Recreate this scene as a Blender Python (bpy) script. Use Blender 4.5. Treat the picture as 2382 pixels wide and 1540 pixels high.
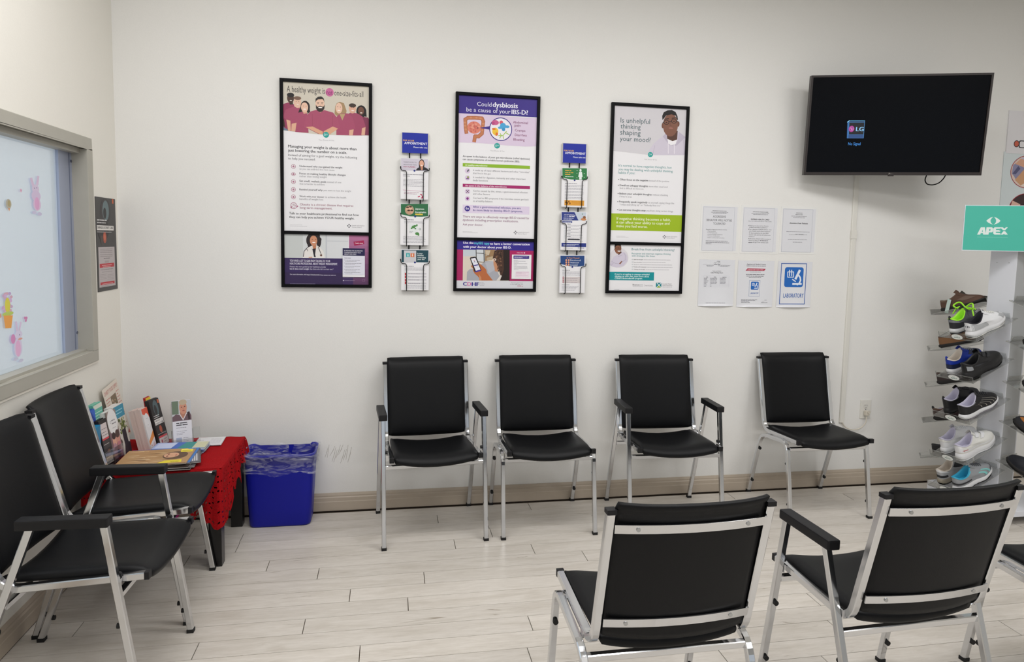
import bpy, bmesh, math, random
from mathutils import Vector, Matrix

random.seed(7)
PI = math.pi
for o in list(bpy.data.objects):
    bpy.data.objects.remove(o, do_unlink=True)
SC = bpy.context.scene
COL = SC.collection

# ------------------------------------------------------------------ camera, world, exposure
W, H = 2382.0, 1540.0
F_PX, PITCH, YAW, ROLL, CY = 1560.453, 0.0867968, 0.181097, 0.0204154, -73.4195
EYE = Vector((0.0, 0.0, 1.479))
BACK = 3.6476          # back wall plane (y)
LEFT = -1.3305         # left wall plane (x)
CEIL = 3.06


def cam_axes():
    cp, sp, cy, sy, cr, sr = (math.cos(PITCH), math.sin(PITCH), math.cos(YAW), math.sin(YAW), math.cos(ROLL), math.sin(ROLL))
    right, fwd, up = Vector((cy, -sy, 0)), Vector((sy, cy, 0)), Vector((0, 0, 1))
    f2 = fwd * cp - up * sp
    u2 = up * cp + fwd * sp
    return right * cr + u2 * sr, u2 * cr - right * sr, f2


AX_R, AX_U, AX_F = cam_axes()
cam = bpy.data.cameras.new('camera')
cam.sensor_width = 36.0
cam.sensor_fit = 'HORIZONTAL'
cam.lens = F_PX / W * 36.0
cam.shift_y = CY / W
cam.clip_start = 0.05
cam_ob = bpy.data.objects.new('camera', cam)
COL.objects.link(cam_ob)
cam_ob.matrix_world = Matrix(((AX_R.x, AX_U.x, -AX_F.x, EYE.x), (AX_R.y, AX_U.y, -AX_F.y, EYE.y),
                              (AX_R.z, AX_U.z, -AX_F.z, EYE.z), (0, 0, 0, 1)))
SC.camera = cam_ob

world = bpy.data.worlds.new('world')
SC.world = world
world.use_nodes = True
wb = world.node_tree.nodes['Background']
wb.inputs[0].default_value = (0.86, 0.93, 1.0, 1)
wb.inputs[1].default_value = 0.65

LAMP_STRENGTH = 10.4
LAMP_COLOR = (1.0, 0.99, 0.985)
LAMPS = [(-0.50, 2.15), (1.40, 2.10), (3.15, 1.55), (-0.45, -0.25), (1.35, -0.25), (3.15, -0.55)]

SC.view_settings.view_transform = 'Standard'
SC.view_settings.look = 'None'
SC.view_settings.gamma = 1.0
SC.view_settings.use_curve_mapping = False
SC.view_settings.exposure = 0.0


# ------------------------------------------------------------------ helpers: colour and materials
def lin(c):
    c /= 255.0
    return c / 12.92 if c <= 0.04045 else ((c + 0.055) / 1.055) ** 2.4


def hx(s):
    return (lin(int(s[0:2], 16)), lin(int(s[2:4], 16)), lin(int(s[4:6], 16)), 1.0)


def newmat(name):
    m = bpy.data.materials.new(name)
    m.use_nodes = True
    nt = m.node_tree
    return m, nt, nt.nodes['Principled BSDF'], nt.nodes['Material Output']


MATS = {}


def mat(name, col, rough=0.5, metal=0.0, bump=0.0, bscale=60.0, spec=0.5, var=0.0, coat=0.0):
    """Procedural material: colour with a little noise variation, roughness, fine bump."""
    if name in MATS:
        return MATS[name]
    m, nt, b, out = newmat(name)
    c = hx(col) if isinstance(col, str) else col
    b.inputs['Base Color'].default_value = c
    b.inputs['Roughness'].default_value = rough
    b.inputs['Metallic'].default_value = metal
    b.inputs['Specular IOR Level'].default_value = spec
    b.inputs['Coat Weight'].default_value = coat
    if bump or var:
        tc = nt.nodes.new('ShaderNodeTexCoord')
        n = nt.nodes.new('ShaderNodeTexNoise')
        n.inputs['Scale'].default_value = bscale
        n.inputs['Detail'].default_value = 4
        nt.links.new(tc.outputs['Object'], n.inputs['Vector'])
        if bump:
            bp = nt.nodes.new('ShaderNodeBump')
            bp.inputs['Strength'].default_value = bump
            bp.inputs['Distance'].default_value = 0.002
            nt.links.new(n.outputs['Fac'], bp.inputs['Height'])
            nt.links.new(bp.outputs['Normal'], b.inputs['Normal'])
        if var:
            mx = nt.nodes.new('ShaderNodeMix')
            mx.data_type = 'RGBA'
            mx.inputs[6].default_value = tuple(x * (1 - var) for x in c[:3]) + (1,)
            mx.inputs[7].default_value = tuple(min(1, x * (1 + var)) for x in c[:3]) + (1,)
            nt.links.new(n.outputs['Fac'], mx.inputs[0])
            nt.links.new(mx.outputs[2], b.inputs['Base Color'])
    MATS[name] = m
    return m


def mat_print():
    m, nt, b, out = newmat('printed_ink')
    a = nt.nodes.new('ShaderNodeVertexColor')
    a.layer_name = 'Col'
    nt.links.new(a.outputs['Color'], b.inputs['Base Color'])
    b.inputs['Roughness'].default_value = 0.45
    b.inputs['Specular IOR Level'].default_value = 0.35
    MATS['print'] = m
    m, nt, b, out = newmat('lit_screen_ink')
    a = nt.nodes.new('ShaderNodeVertexColor')
    a.layer_name = 'Col'
    nt.links.new(a.outputs['Color'], b.inputs['Emission Color'])
    b.inputs['Emission Strength'].default_value = 1.0
    b.inputs['Base Color'].default_value = (0, 0, 0, 1)
    MATS['screen'] = m


mat_print()


def mat_clear(name, tint, gloss=0.12, rough=0.03, milk=0.0, milkcol='ffffff'):
    """Thin clear plastic: transparent with a fresnel gloss, optionally a milky part."""
    m, nt, b, out = newmat(name)
    nt.nodes.remove(b)
    tr = nt.nodes.new('ShaderNodeBsdfTransparent')
    tr.inputs[0].default_value = tint
    gl = nt.nodes.new('ShaderNodeBsdfGlossy')
    gl.inputs['Roughness'].default_value = rough
    fr = nt.nodes.new('ShaderNodeLayerWeight')
    fr.inputs['Blend'].default_value = 0.25
    mul = nt.nodes.new('ShaderNodeMath')
    mul.operation = 'MULTIPLY_ADD'
    mul.inputs[1].default_value = 0.55
    mul.inputs[2].default_value = gloss * 0.3
    nt.links.new(fr.outputs['Fresnel'], mul.inputs[0])
    mx = nt.nodes.new('ShaderNodeMixShader')
    nt.links.new(mul.outputs[0], mx.inputs[0])
    nt.links.new(tr.outputs[0], mx.inputs[1])
    nt.links.new(gl.outputs[0], mx.inputs[2])
    last = mx
    if milk:
        df = nt.nodes.new('ShaderNodeBsdfDiffuse')
        df.inputs[0].default_value = hx(milkcol)
        m2 = nt.nodes.new('ShaderNodeMixShader')
        m2.inputs[0].default_value = milk
        nt.links.new(mx.outputs[0], m2.inputs[1])
        nt.links.new(df.outputs[0], m2.inputs[2])
        last = m2
    nt.links.new(last.outputs[0], out.inputs['Surface'])
    MATS[name] = m
    return m


# ------------------------------------------------------------------ helpers: meshes and objects
def link(o):
    COL.objects.link(o)
    return o


def tag(o, label=None, cat=None, group=None, kind=None):
    if label:
        o['label'] = label
    if cat:
        o['category'] = cat
    if group:
        o['group'] = group
    if kind:
        o['kind'] = kind
    return o


def empty(name, loc=(0, 0, 0), label=None, cat=None, group=None, rotz=0.0, mtx=None):
    o = bpy.data.objects.new(name, None)
    o.empty_display_size = 0.05
    if mtx is not None:
        o.matrix_world = mtx
    else:
        o.location = loc
        o.rotation_euler = (0, 0, rotz)
    return tag(link(o), label, cat, group)


def wmat(o):
    m = o.matrix_basis.copy()
    return (wmat(o.parent) @ o.matrix_parent_inverse @ m) if o.parent else m


def adopt(o, parent, world_coords):
    """Parent o; when its mesh is in world coordinates, undo the parent's own placement."""
    o.parent = parent
    if world_coords:
        o.matrix_parent_inverse = wmat(parent).inverted()
    return o


class MB:
    """Collects shapes and links them as ONE mesh object."""

    def __init__(s):
        s.v, s.f, s.m, s.sm = [], [], [], []

    def add(s, verts, faces, mi=0, smooth=False):
        n = len(s.v)
        s.v += [tuple(p) for p in verts]
        for f in faces:
            s.f.append(tuple(i + n for i in f))
            s.m.append(mi)
            s.sm.append(smooth)
        return s

    def box(s, c, d, mtx=None, mi=0):
        x, y, z = d[0] / 2, d[1] / 2, d[2] / 2
        vs = [Vector((c[0] + a * x, c[1] + b * y, c[2] + e * z)) for a in (-1, 1) for b in (-1, 1) for e in (-1, 1)]
        if mtx is not None:
            vs = [mtx @ p for p in vs]
        return s.add(vs, [(0, 1, 3, 2), (4, 6, 7, 5), (0, 4, 5, 1), (2, 3, 7, 6), (0, 2, 6, 4), (1, 5, 7, 3)], mi)

    def box2(s, a, b, mi=0):
        return s.box([(a[i] + b[i]) / 2 for i in range(3)], [abs(b[i] - a[i]) for i in range(3)], None, mi)

    def prism(s, poly, axis_vec, origin_map, mi=0, smooth=False):
        """poly of 2D points mapped by origin_map to 3D, extruded along axis_vec."""
        a = [Vector(origin_map(p)) for p in poly]
        b = [p + Vector(axis_vec) for p in a]
        n = len(poly)
        fs = [tuple(range(n - 1, -1, -1)), tuple(range(n, 2 * n))]
        s.add(a + b, fs, mi)
        return s.add(a + b, [(i, (i + 1) % n, n + (i + 1) % n, n + i) for i in range(n)], mi, smooth)

    def sweep(s, path, prof, side=None, closed_ends=True, mi=0, smooth=False, scale=None):
        """Sweep a closed 2D profile along a path. side: fixed side axis, else computed."""
        path = [Vector(p) for p in path]
        n, k = len(path), len(prof)
        vs = []
        prev = None
        for i, p in enumerate(path):
            t = (path[min(i + 1, n - 1)] - path[max(i - 1, 0)]).normalized()
            if side is not None:
                sx = (Vector(side) - t * Vector(side).dot(t)).normalized()
            else:
                if prev is None:
                    ref = Vector((0, 0, 1)) if abs(t.z) < 0.9 else Vector((1, 0, 0))
                    sx = t.cross(ref).normalized()
                else:
                    sx = (prev - t * prev.dot(t)).normalized()
                prev = sx
            up = sx.cross(t)
            q = scale[i] if scale else 1.0
            vs += [p + sx * a * q + up * b * q for a, b in prof]
        fs = [(i * k + j, i * k + (j + 1) % k, (i + 1) * k + (j + 1) % k, (i + 1) * k + j) for i in range(n - 1) for j in range(k)]
        s.add(vs, fs, mi, smooth)
        if closed_ends:
            s.add(vs[:k], [tuple(range(k - 1, -1, -1))], mi)
            s.add(vs[-k:], [tuple(range(k))], mi)
        return s

    def wire(s, path, r, n=6, mi=0, scale=None):
        return s.sweep(path, [(r * math.cos(2 * PI * j / n), r * math.sin(2 * PI * j / n)) for j in range(n)], mi=mi, smooth=True, scale=scale)

    def sqtube(s, path, h=0.011, c=0.0025, side=(1, 0, 0), h2=None, mi=0):
        g = h2 or h
        prof = [(h, -g + c), (h, g - c), (h - c, g), (-h + c, g), (-h, g - c), (-h, -g + c), (-h + c, -g), (h - c, -g)]
        return s.sweep(path, prof, side=side, mi=mi)

    def cyl(s, a, b, r, n=12, mi=0, r2=None):
        return s.wire([a, b], r, n, mi, scale=[1, (r2 / r) if r2 else 1])

    def ball(s, c, r, n=10, m=6, mi=0, sc=(1, 1, 1)):
        vs, fs = [], []
        for i in range(m + 1):
            ph = PI * i / m
            for j in range(n):
                th = 2 * PI * j / n
                vs.append((c[0] + r * sc[0] * math.sin(ph) * math.cos(th), c[1] + r * sc[1] * math.sin(ph) * math.sin(th), c[2] + r * sc[2] * math.cos(ph)))
        for i in range(m):
            for j in range(n):
                fs.append((i * n + j, (i + 1) * n + j, (i + 1) * n + (j + 1) % n, i * n + (j + 1) % n))
        return s.add(vs, fs, mi, True)

    def grid(s, fn, nu, nv, mi=0, smooth=True, closeu=False):
        vs = [fn(i / nu, j / nv) for j in range(nv + 1) for i in range(nu + (0 if closeu else 1))]
        k = nu if closeu else nu + 1
        fs = [(j * k + i, j * k + (i + 1) % k, (j + 1) * k + (i + 1) % k, (j + 1) * k + i) for j in range(nv) for i in range(nu)]
        return s.add(vs, fs, mi, smooth)

    def mesh(s, name, mats, bevel=0.0, merge=False):
        me = bpy.data.meshes.new(name)
        me.from_pydata(s.v, [], s.f)
        for m in (mats if isinstance(mats, (list, tuple)) else [mats]):
            me.materials.append(m)
        me.polygons.foreach_set('material_index', s.m)
        me.polygons.foreach_set('use_smooth', s.sm)
        if bevel or merge:
            bm = bmesh.new()
            bm.from_mesh(me)
            bmesh.ops.remove_doubles(bm, verts=bm.verts, dist=1e-6)
            if bevel:
                es = [e for e in bm.edges if len(e.link_faces) == 2 and e.calc_face_angle(0) > 0.6]
                bmesh.ops.bevel(bm, geom=es, offset=bevel, segments=2, profile=0.7, affect='EDGES', clamp_overlap=True)
            bm.to_mesh(me)
            bm.free()
        me.validate()
        me.update()
        return me

    def build(s, name, mats, parent=None, bevel=0.0, local=False, merge=False):
        o = link(bpy.data.objects.new(name, s.mesh(name, mats, bevel, merge)))
        if parent is not None:
            adopt(o, parent, not local)
        return o


def fillet(pts, r, n=5):
    pts = [Vector(p) for p in pts]
    out = [pts[0]]
    for i in range(1, len(pts) - 1):
        a, b, c = pts[i - 1], pts[i], pts[i + 1]
        d1, d2 = (a - b), (c - b)
        rr = r[i - 1] if isinstance(r, (list, tuple)) else r
        L = min(rr, d1.length * 0.49, d2.length * 0.49)
        p, q = b + d1.normalized() * L, b + d2.normalized() * L
        for k in range(n + 1):
            t = k / n
            out.append(p * (1 - t) ** 2 + b * 2 * t * (1 - t) + q * t * t)
    out.append(pts[-1])
    return out


def copy_tree(o, parent=None):
    c = o.copy()
    link(c)
    if parent is not None:
        c.parent = parent
        c.matrix_parent_inverse = o.matrix_parent_inverse.copy()
    for ch in list(o.children):
        copy_tree(ch, c)
    return c


# ------------------------------------------------------------------ helpers: flat print
def px_ray(px, py):
    return AX_R * ((px - W / 2) / F_PX) - AX_U * ((py - H / 2 - CY) / F_PX) + AX_F


FONT_ITEMS = []          # (ink, text, x0, x1, base v, cap height or None, colour, bold, layer, shear)


class Ink:
    """Print on a plane: coloured flat shapes and letters joined into one mesh.
    (u, v) are metres on the plane; px coordinates of a crop of the photograph are unprojected onto it."""

    def __init__(s, O, ux, uz, n, crop=None, size=None):
        s.O, s.ux, s.uz, s.n = Vector(O), Vector(ux).normalized(), Vector(uz).normalized(), Vector(n).normalized()
        s.el, s.layer, s.crop, s.size = [], 0, crop, size
        s.texts = []

    def c(s, x, y):
        if s.size:
            return (x / 100.0 * s.size[0], (1 - y / 100.0) * s.size[1])
        ox, oy, k = s.crop
        d = px_ray(ox + x / k, oy + y / k)
        t = (s.O - EYE).dot(s.n) / d.dot(s.n)
        p = EYE + d * t - s.O
        return (p.dot(s.ux), p.dot(s.uz))

    def _add(s, uv, col):
        s.layer += 1
        s.el.append((uv, hx(col), s.layer))
        return s

    def poly(s, pts, col):
        return s._add([s.c(*p) for p in pts], col)

    def two(s, x0, y0, x1, y1):
        """corners of an upright rectangle whose heights were read at its left side"""
        a = s.c(x0, y0)
        return a, (s.c(x1, y0)[0], s.c(x0, y1)[1])

    def rect(s, x0, y0, x1, y1, col):
        a, b = s.two(x0, y0, x1, y1)
        return s._add([(a[0], a[1]), (a[0], b[1]), (b[0], b[1]), (b[0], a[1])], col)

    def rrect(s, x0, y0, x1, y1, r, col):
        a, b = s.two(x0, y0, x1, y1)
        q = abs(b[0] - a[0]) * r
        pts = []
        for cx, cy, st in ((b[0] - q, a[1] - q, 0), (a[0] + q, a[1] - q, 1), (a[0] + q, b[1] + q, 2), (b[0] - q, b[1] + q, 3)):
            for k in range(5):
                t = (st + k / 4) * PI / 2
                pts.append((cx + q * math.cos(t), cy + q * math.sin(t)))
        return s._add(pts, col)

    def frame(s, x0, y0, x1, y1, w, col):
        """outline of a rectangle, w in metres"""
        a, b = s.two(x0, y0, x1, y1)
        L, R, T, B = a[0], b[0], a[1], b[1]
        s.layer += 1
        for q in ((L, T, R, T - w), (L, B + w, R, B), (L, T - w, L + w, B + w), (R - w, T - w, R, B + w)):
            s.el.append(([(q[0], q[1]), (q[0], q[3]), (q[2], q[3]), (q[2], q[1])], hx(col), s.layer))
        return s

    def ell(s, x, y, rx, ry, col, n=20, rot=0.0):
        a = s.c(x, y)
        b = s.c(x + rx, y)
        d = s.c(x, y + ry)
        ru, rv = abs(b[0] - a[0]), abs(d[1] - a[1])
        pts = []
        for k in range(n):
            t = 2 * PI * k / n
            e, f = ru * math.cos(t), rv * math.sin(t)
            pts.append((a[0] + e * math.cos(rot) - f * math.sin(rot), a[1] + e * math.sin(rot) + f * math.cos(rot)))
        return s._add(pts, col)

    def ring(s, x, y, rx, ry, w, col, n=20):
        a = s.c(x, y)
        ru, rv = abs(s.c(x + rx, y)[0] - a[0]), abs(s.c(x, y + ry)[1] - a[1])
        s.layer += 1
        for k in range(n):
            t, q = 2 * PI * k / n, 2 * PI * (k + 1) / n
            f = 1 - w
            s.el.append(([(a[0] + ru * math.cos(t), a[1] + rv * math.sin(t)), (a[0] + ru * math.cos(q), a[1] + rv * math.sin(q)),
                          (a[0] + f * ru * math.cos(q), a[1] + f * rv * math.sin(q)), (a[0] + f * ru * math.cos(t), a[1] + f * rv * math.sin(t))], hx(col), s.layer))
        return s

    def line(s, pts, w, col):
        """stroke; w in input units"""
        uv = [Vector(s.c(*p)) for p in pts]
        x, y = pts[0]
        ww = abs(s.c(x + w, y)[0] - s.c(x, y)[0]) / 2
        s.layer += 1
        for i_, (a, b) in enumerate(zip(uv, uv[1:])):
            d = (b - a).normalized()
            nn = Vector((-d.y, d.x)) * ww
            e = d * ww * 0.5
            s.el.append(([tuple(a - e + nn), tuple(a - e - nn), tuple(b + e - nn), tuple(b + e + nn)], hx(col), s.layer + (.5 if i_ % 2 else 0)))
        return s

    def dash(s, x0, y, x1, h, col, seed=0):
        """a line of print too small to read: short word-like marks"""
        r = random.Random(int(x0 * 7 + y * 13 + x1 * 3 + seed))
        a, b = s.c(x0, y), s.c(x1, y)
        hh = abs(s.c(x0, y + h * .62)[1] - a[1])
        s.layer += 1
        u, v = a[0], a[1]
        while u < b[0] - hh:
            w = min(hh * r.uniform(2.4, 8.0), b[0] - u)
            s.el.append(([(u, v + hh), (u, v), (u + w, v), (u + w, v + hh)], hx(col), s.layer))
            u += w + hh * 0.7
        return s

    def text(s, t, x0, y, x1, col, h=None, bold=0.0, shear=0.0, yx=None):
        a, b = s.c(x0, y), s.c(x1, y)
        if yx is not None:
            a = (a[0], s.c(yx, y)[1])
        hh = abs(s.c(x0, y - h)[1] - a[1]) if h else None
        s.layer += 1
        s.texts.append((t, a[0], b[0], a[1], hh, hx(col), bold, s.layer, shear))
        return s

    def build(s, name, parent, m='print', lift=0.0003, step=0.00004, label=None):
        s.name, s.parent, s.m, s.lift, s.step = name, parent, m, lift, step
        me = bpy.data.meshes.new(name)
        s.ob = link(bpy.data.objects.new(name, me))
        me.materials.append(MATS[m])
        adopt(s.ob, parent, True)
        if label:
            s.ob['label'] = label
        FONT_ITEMS.append(s)
        return s.ob

    def levels(s):
        """stack only what overlaps: a layer number becomes the lowest level free of earlier shapes"""
        groups = {}
        for uv, col, ly in s.el:
            g = groups.setdefault(int(ly), [9e9, 9e9, -9e9, -9e9])
            for u, v in uv:
                g[0], g[1], g[2], g[3] = min(g[0], u), min(g[1], v), max(g[2], u), max(g[3], v)
        for t in s.texts:
            h = t[4] or (t[2] - t[1]) / max(1, len(t[0])) * 1.9
            groups[t[7]] = [t[1], t[3] - .35 * h, t[2], t[3] + 1.15 * h]
        lev, done = {}, []
        for ly in sorted(groups):
            g = groups[ly]
            n = 0
            for q, m_ in done:
                if q[0] < g[2] and g[0] < q[2] and q[1] < g[3] and g[1] < q[3]:
                    n = max(n, m_)
            lev[ly] = n + 1
            done.append((g, n + 1))
        return lev

    def P(s, u, v, layer):
        return s.O + s.ux * u + s.uz * v + s.n * (s.lift + s.step * layer)


def finish_print():
    """Turn every string into letter meshes (one depsgraph update) and fill the print meshes."""
    cache, tmp = {}, []
    for ink in FONT_ITEMS:
        for t in ink.texts:
            k = (t[0], t[8])
            if k not in cache:
                cu = bpy.data.curves.new('t', 'FONT')
                cu.body = t[0]
                cu.resolution_u = 2
                cu.shear = t[8]
                o = link(bpy.data.objects.new('t', cu))
                cache[k] = o
                tmp.append(o)
    hcu = bpy.data.curves.new('t', 'FONT')
    hcu.body = 'H'
    ho = link(bpy.data.objects.new('t', hcu))
    tmp.append(ho)
    dg = bpy.context.evaluated_depsgraph_get()

    def grab(o):
        e = o.evaluated_get(dg)
        me = e.to_mesh()
        vs = [v.co.copy() for v in me.vertices]
        fs = [tuple(p.vertices) for p in me.polygons]
        e.to_mesh_clear()
        return vs, fs
    hv, _ = grab(ho)
    cap = max(v.y for v in hv)
    geo = {k: grab(o) for k, o in cache.items()}
    for o in tmp:
        d = o.data
        bpy.data.objects.remove(o)
        bpy.data.curves.remove(d)
    for ink in FONT_ITEMS:
        V, Fc, C = [], [], []
        lev = ink.levels()
        for uv, col, ly in ink.el:
            ly = lev[int(ly)] + ly % 1
            n = len(V)
            ar = sum(uv[i][0] * uv[(i + 1) % len(uv)][1] - uv[(i + 1) % len(uv)][0] * uv[i][1] for i in range(len(uv)))
            if ar < 0:
                uv = uv[::-1]
            V += [ink.P(u, v, ly) for u, v in uv]
            Fc.append(tuple(range(n, n + len(uv))))
            C += [col] * len(uv)
        for t, u0, u1, v0, hh, col, bold, ly, sh in ink.texts:
            vs, fs = geo[(t, sh)]
            if not vs:
                continue
            x0, x1 = min(v.x for v in vs), max(v.x for v in vs)
            kx = (u1 - u0) / max(1e-6, x1 - x0)
            ky = hh / cap if hh else kx
            for q in ((-1, 0, 1) if bold > .03 else (-1, 1) if bold > 0 else (0,)):
                n = len(V)
                du = q * (min(bold, .02) * 1.5 if bold < .03 else bold) * kx
                V += [ink.P(u0 + du + (v.x - x0) * kx, v0 + v.y * ky, lev[ly] + (.2 + .2 * q)) for v in vs]
                Fc += [tuple(i + n for i in f) for f in fs]
                C += [col] * len(vs)
        me = ink.ob.data
        me.from_pydata([tuple(p) for p in V], [], Fc)
        at = me.color_attributes.new('Col', 'FLOAT_COLOR', 'POINT')
        at.data.foreach_set('color', [x for c in C for x in c])
        me.polygons.foreach_set('material_index', [0] * len(Fc))
        me.update()
# ------------------------------------------------------------------ room shell
def wall_paint(name, col, var=0.02):
    return mat(name, col, rough=0.62, bump=0.12, bscale=180.0, var=var, spec=0.3)


M_WALL = wall_paint('wall_paint', 'e5e4e1')
M_WALL_L = wall_paint('wall_paint_left', 'e7e4dc')
M_CEIL = mat('ceiling_tile', 'eceae4', rough=0.85, bump=0.3, bscale=90)
M_TRIM = mat('taupe_trim', 'b5a898', rough=0.5, var=0.05, bscale=25)
M_DARKGAP = mat('joint_dark', '4a4036', rough=0.9)  # plain dark colour for the thin strip under the baseboards


def floor_material():
    m, nt, b, out = newmat('pale_oak_plank')
    geo = nt.nodes.new('ShaderNodeNewGeometry')
    info = nt.nodes.new('ShaderNodeObjectInfo')
    mul = nt.nodes.new('ShaderNodeVectorMath')
    mul.operation = 'MULTIPLY_ADD'
    comb = nt.nodes.new('ShaderNodeCombineXYZ')
    for i, k in enumerate((9.0, 23.0, 5.0)):
        mm = nt.nodes.new('ShaderNodeMath')
        mm.operation = 'MULTIPLY'
        mm.inputs[1].default_value = k
        nt.links.new(info.outputs['Random'], mm.inputs[0])
        nt.links.new(mm.outputs[0], comb.inputs[i])
    mul.inputs[1].default_value = (1.0, 7.0, 1.0)
    nt.links.new(geo.outputs['Position'], mul.inputs[0])
    nt.links.new(comb.outputs[0], mul.inputs[2])

    def noise(scale, detail, rough, dist=0.0):
        n = nt.nodes.new('ShaderNodeTexNoise')
        n.inputs['Scale'].default_value = scale
        n.inputs['Detail'].default_value = detail
        n.inputs['Roughness'].default_value = rough
        n.inputs['Distortion'].default_value = dist
        nt.links.new(mul.outputs[0], n.inputs['Vector'])
        return n
    fine = noise(14, 6, 0.65, 0.3)
    big = noise(2.6, 3, 0.5, 0.8)
    knot = noise(3.3, 4, 0.6, 1.6)
    ramp = nt.nodes.new('ShaderNodeValToRGB')
    ramp.color_ramp.elements[0].position = 0.30
    ramp.color_ramp.elements[0].color = hx('c6bfb6')
    ramp.color_ramp.elements[1].position = 0.62
    ramp.color_ramp.elements[1].color = hx('d2ccc4')
    nt.links.new(fine.outputs['Fac'], ramp.inputs[0])
    r2 = nt.nodes.new('ShaderNodeValToRGB')
    r2.color_ramp.elements[0].position = 0.30
    r2.color_ramp.elements[0].color = (0.88, 0.87, 0.85, 1)
    r2.color_ramp.elements[1].position = 0.55
    r2.color_ramp.elements[1].color = (1, 1, 1, 1)
    nt.links.new(big.outputs['Fac'], r2.inputs[0])
    r3 = nt.nodes.new('ShaderNodeValToRGB')
    r3.color_ramp.elements[0].position = 0.24
    r3.color_ramp.elements[0].color = (0.50, 0.46, 0.40, 1)
    r3.color_ramp.elements[1].position = 0.33
    r3.color_ramp.elements[1].color = (1, 1, 1, 1)
    nt.links.new(knot.outputs['Fac'], r3.inputs[0])
    last = ramp.outputs[0]
    for r in (r2, r3):
        mx = nt.nodes.new('ShaderNodeMix')
        mx.data_type = 'RGBA'
        mx.blend_type = 'MULTIPLY'
        mx.inputs[0].default_value = 1.0
        nt.links.new(last, mx.inputs[6])
        nt.links.new(r.outputs[0], mx.inputs[7])
        last = mx.outputs[2]
    hs = nt.nodes.new('ShaderNodeHueSaturation')
    mr = nt.nodes.new('ShaderNodeMapRange')
    mr.inputs[3].default_value = 0.95
    mr.inputs[4].default_value = 1.04
    nt.links.new(info.outputs['Random'], mr.inputs[0])
    nt.links.new(mr.outputs[0], hs.inputs['Value'])
    nt.links.new(last, hs.inputs['Color'])
    nt.links.new(hs.outputs[0], b.inputs['Base Color'])
    b.inputs['Roughness'].default_value = 0.34
    b.inputs['Specular IOR Level'].default_value = 0.42
    bp = nt.nodes.new('ShaderNodeBump')
    bp.inputs['Strength'].default_value = 0.10
    bp.inputs['Distance'].default_value = 0.001
    nt.links.new(fine.outputs['Fac'], bp.inputs['Height'])
    nt.links.new(bp.outputs['Normal'], b.inputs['Normal'])
    return m


M_FLOOR = floor_material()
X0, X1, Y0, Y1 = LEFT, 5.4, -3.6, BACK
floor = MB().box2((X0 - .15, Y0, -0.12), (X1 + .15, Y1 + .15, -0.009)).build('floor', mat('floor_underlay', '6e6152', rough=0.8))
floor['kind'] = 'structure'
# planks: rows parallel to the back wall, joints where the photograph shows them
PW = 0.1026
row_joint = {3: -.707, 2: .318, 1: -.534, 0: -.305, -1: .155, -2: -.157, -3: .079, -4: -.316, -5: .544, -6: -.10, -7: -.72}
plank_me = MB().box((0, 0, -0.0045), (1, 1, 0.009)).mesh('plank', M_FLOOR)
rp = random.Random(11)
PL = 1.22
for k in range(-21, 7):
    ya, yb = 2.998 + PW * (k - 1), 2.998 + PW * k
    if ya > BACK - 0.005:
        continue
    yb = min(yb, BACK)
    j = row_joint.get(k, rp.uniform(-1, 0.2))
    x = j - PL * math.ceil((j - X0) / PL)
    while x < X1:
        a, b2 = max(x, X0), min(x + PL, X1)
        if b2 - a > 0.03:
            o = link(bpy.data.objects.new('plank', plank_me))
            o.location = ((a + b2) / 2, (ya + yb) / 2, 0)
            o.scale = (b2 - a - 0.0032, yb - ya - 0.0017, 1)
            o.parent = floor
        x += PL
o = MB().box2((X0, Y0, -0.009), (X1, 2.998 - PW * 22, 0.0)).build('plank_field', M_FLOOR, floor)

b = MB().box2((X0 - .15, BACK, 0), (X1 + .15, BACK + .15, CEIL)).build('wall_back', M_WALL)
b['kind'] = 'structure'
WALL_BACK = b
# left wall with the window opening
WY0, WY1, WZ0, WZ1 = 1.05, 3.351, 0.893, 1.898
m = MB()
m.box2((X0 - .15, Y0, 0), (X0, Y1 + .15, WZ0)).box2((X0 - .15, Y0, WZ1), (X0, Y1 + .15, CEIL))
m.box2((X0 - .15, Y0, WZ0), (X0, WY0, WZ1)).box2((X0 - .15, WY1, WZ0), (X0, Y1 + .15, WZ1))
wl = m.build('wall_left', M_WALL_L)
wl['kind'] = 'structure'
o = MB().box2((X1, Y0, 0), (X1 + .15, Y1 + .15, CEIL)).build('wall_right', M_WALL)
o['kind'] = 'structure'
# front wall behind the viewer: storefront opening, piers and lintel
m = MB()
m.box2((X0 - .15, Y0 - .15, 0), (X1 + .15, Y0, 0.45)).box2((X0 - .15, Y0 - .15, 2.55), (X1 + .15, Y0, CEIL))
for xa, xb in ((X0 - .15, X0 + .5), (1.7, 1.95), (X1 - .5, X1 + .15)):
    m.box2((xa, Y0 - .15, .45), (xb, Y0, 2.55))
o = m.build('wall_front', M_WALL)
o['kind'] = 'structure'
o = MB().box2((X0 - .15, Y0 - .15, CEIL), (X1 + .15, Y1 + .15, CEIL + .12)).build('ceiling', M_CEIL)
o['kind'] = 'structure'

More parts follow.
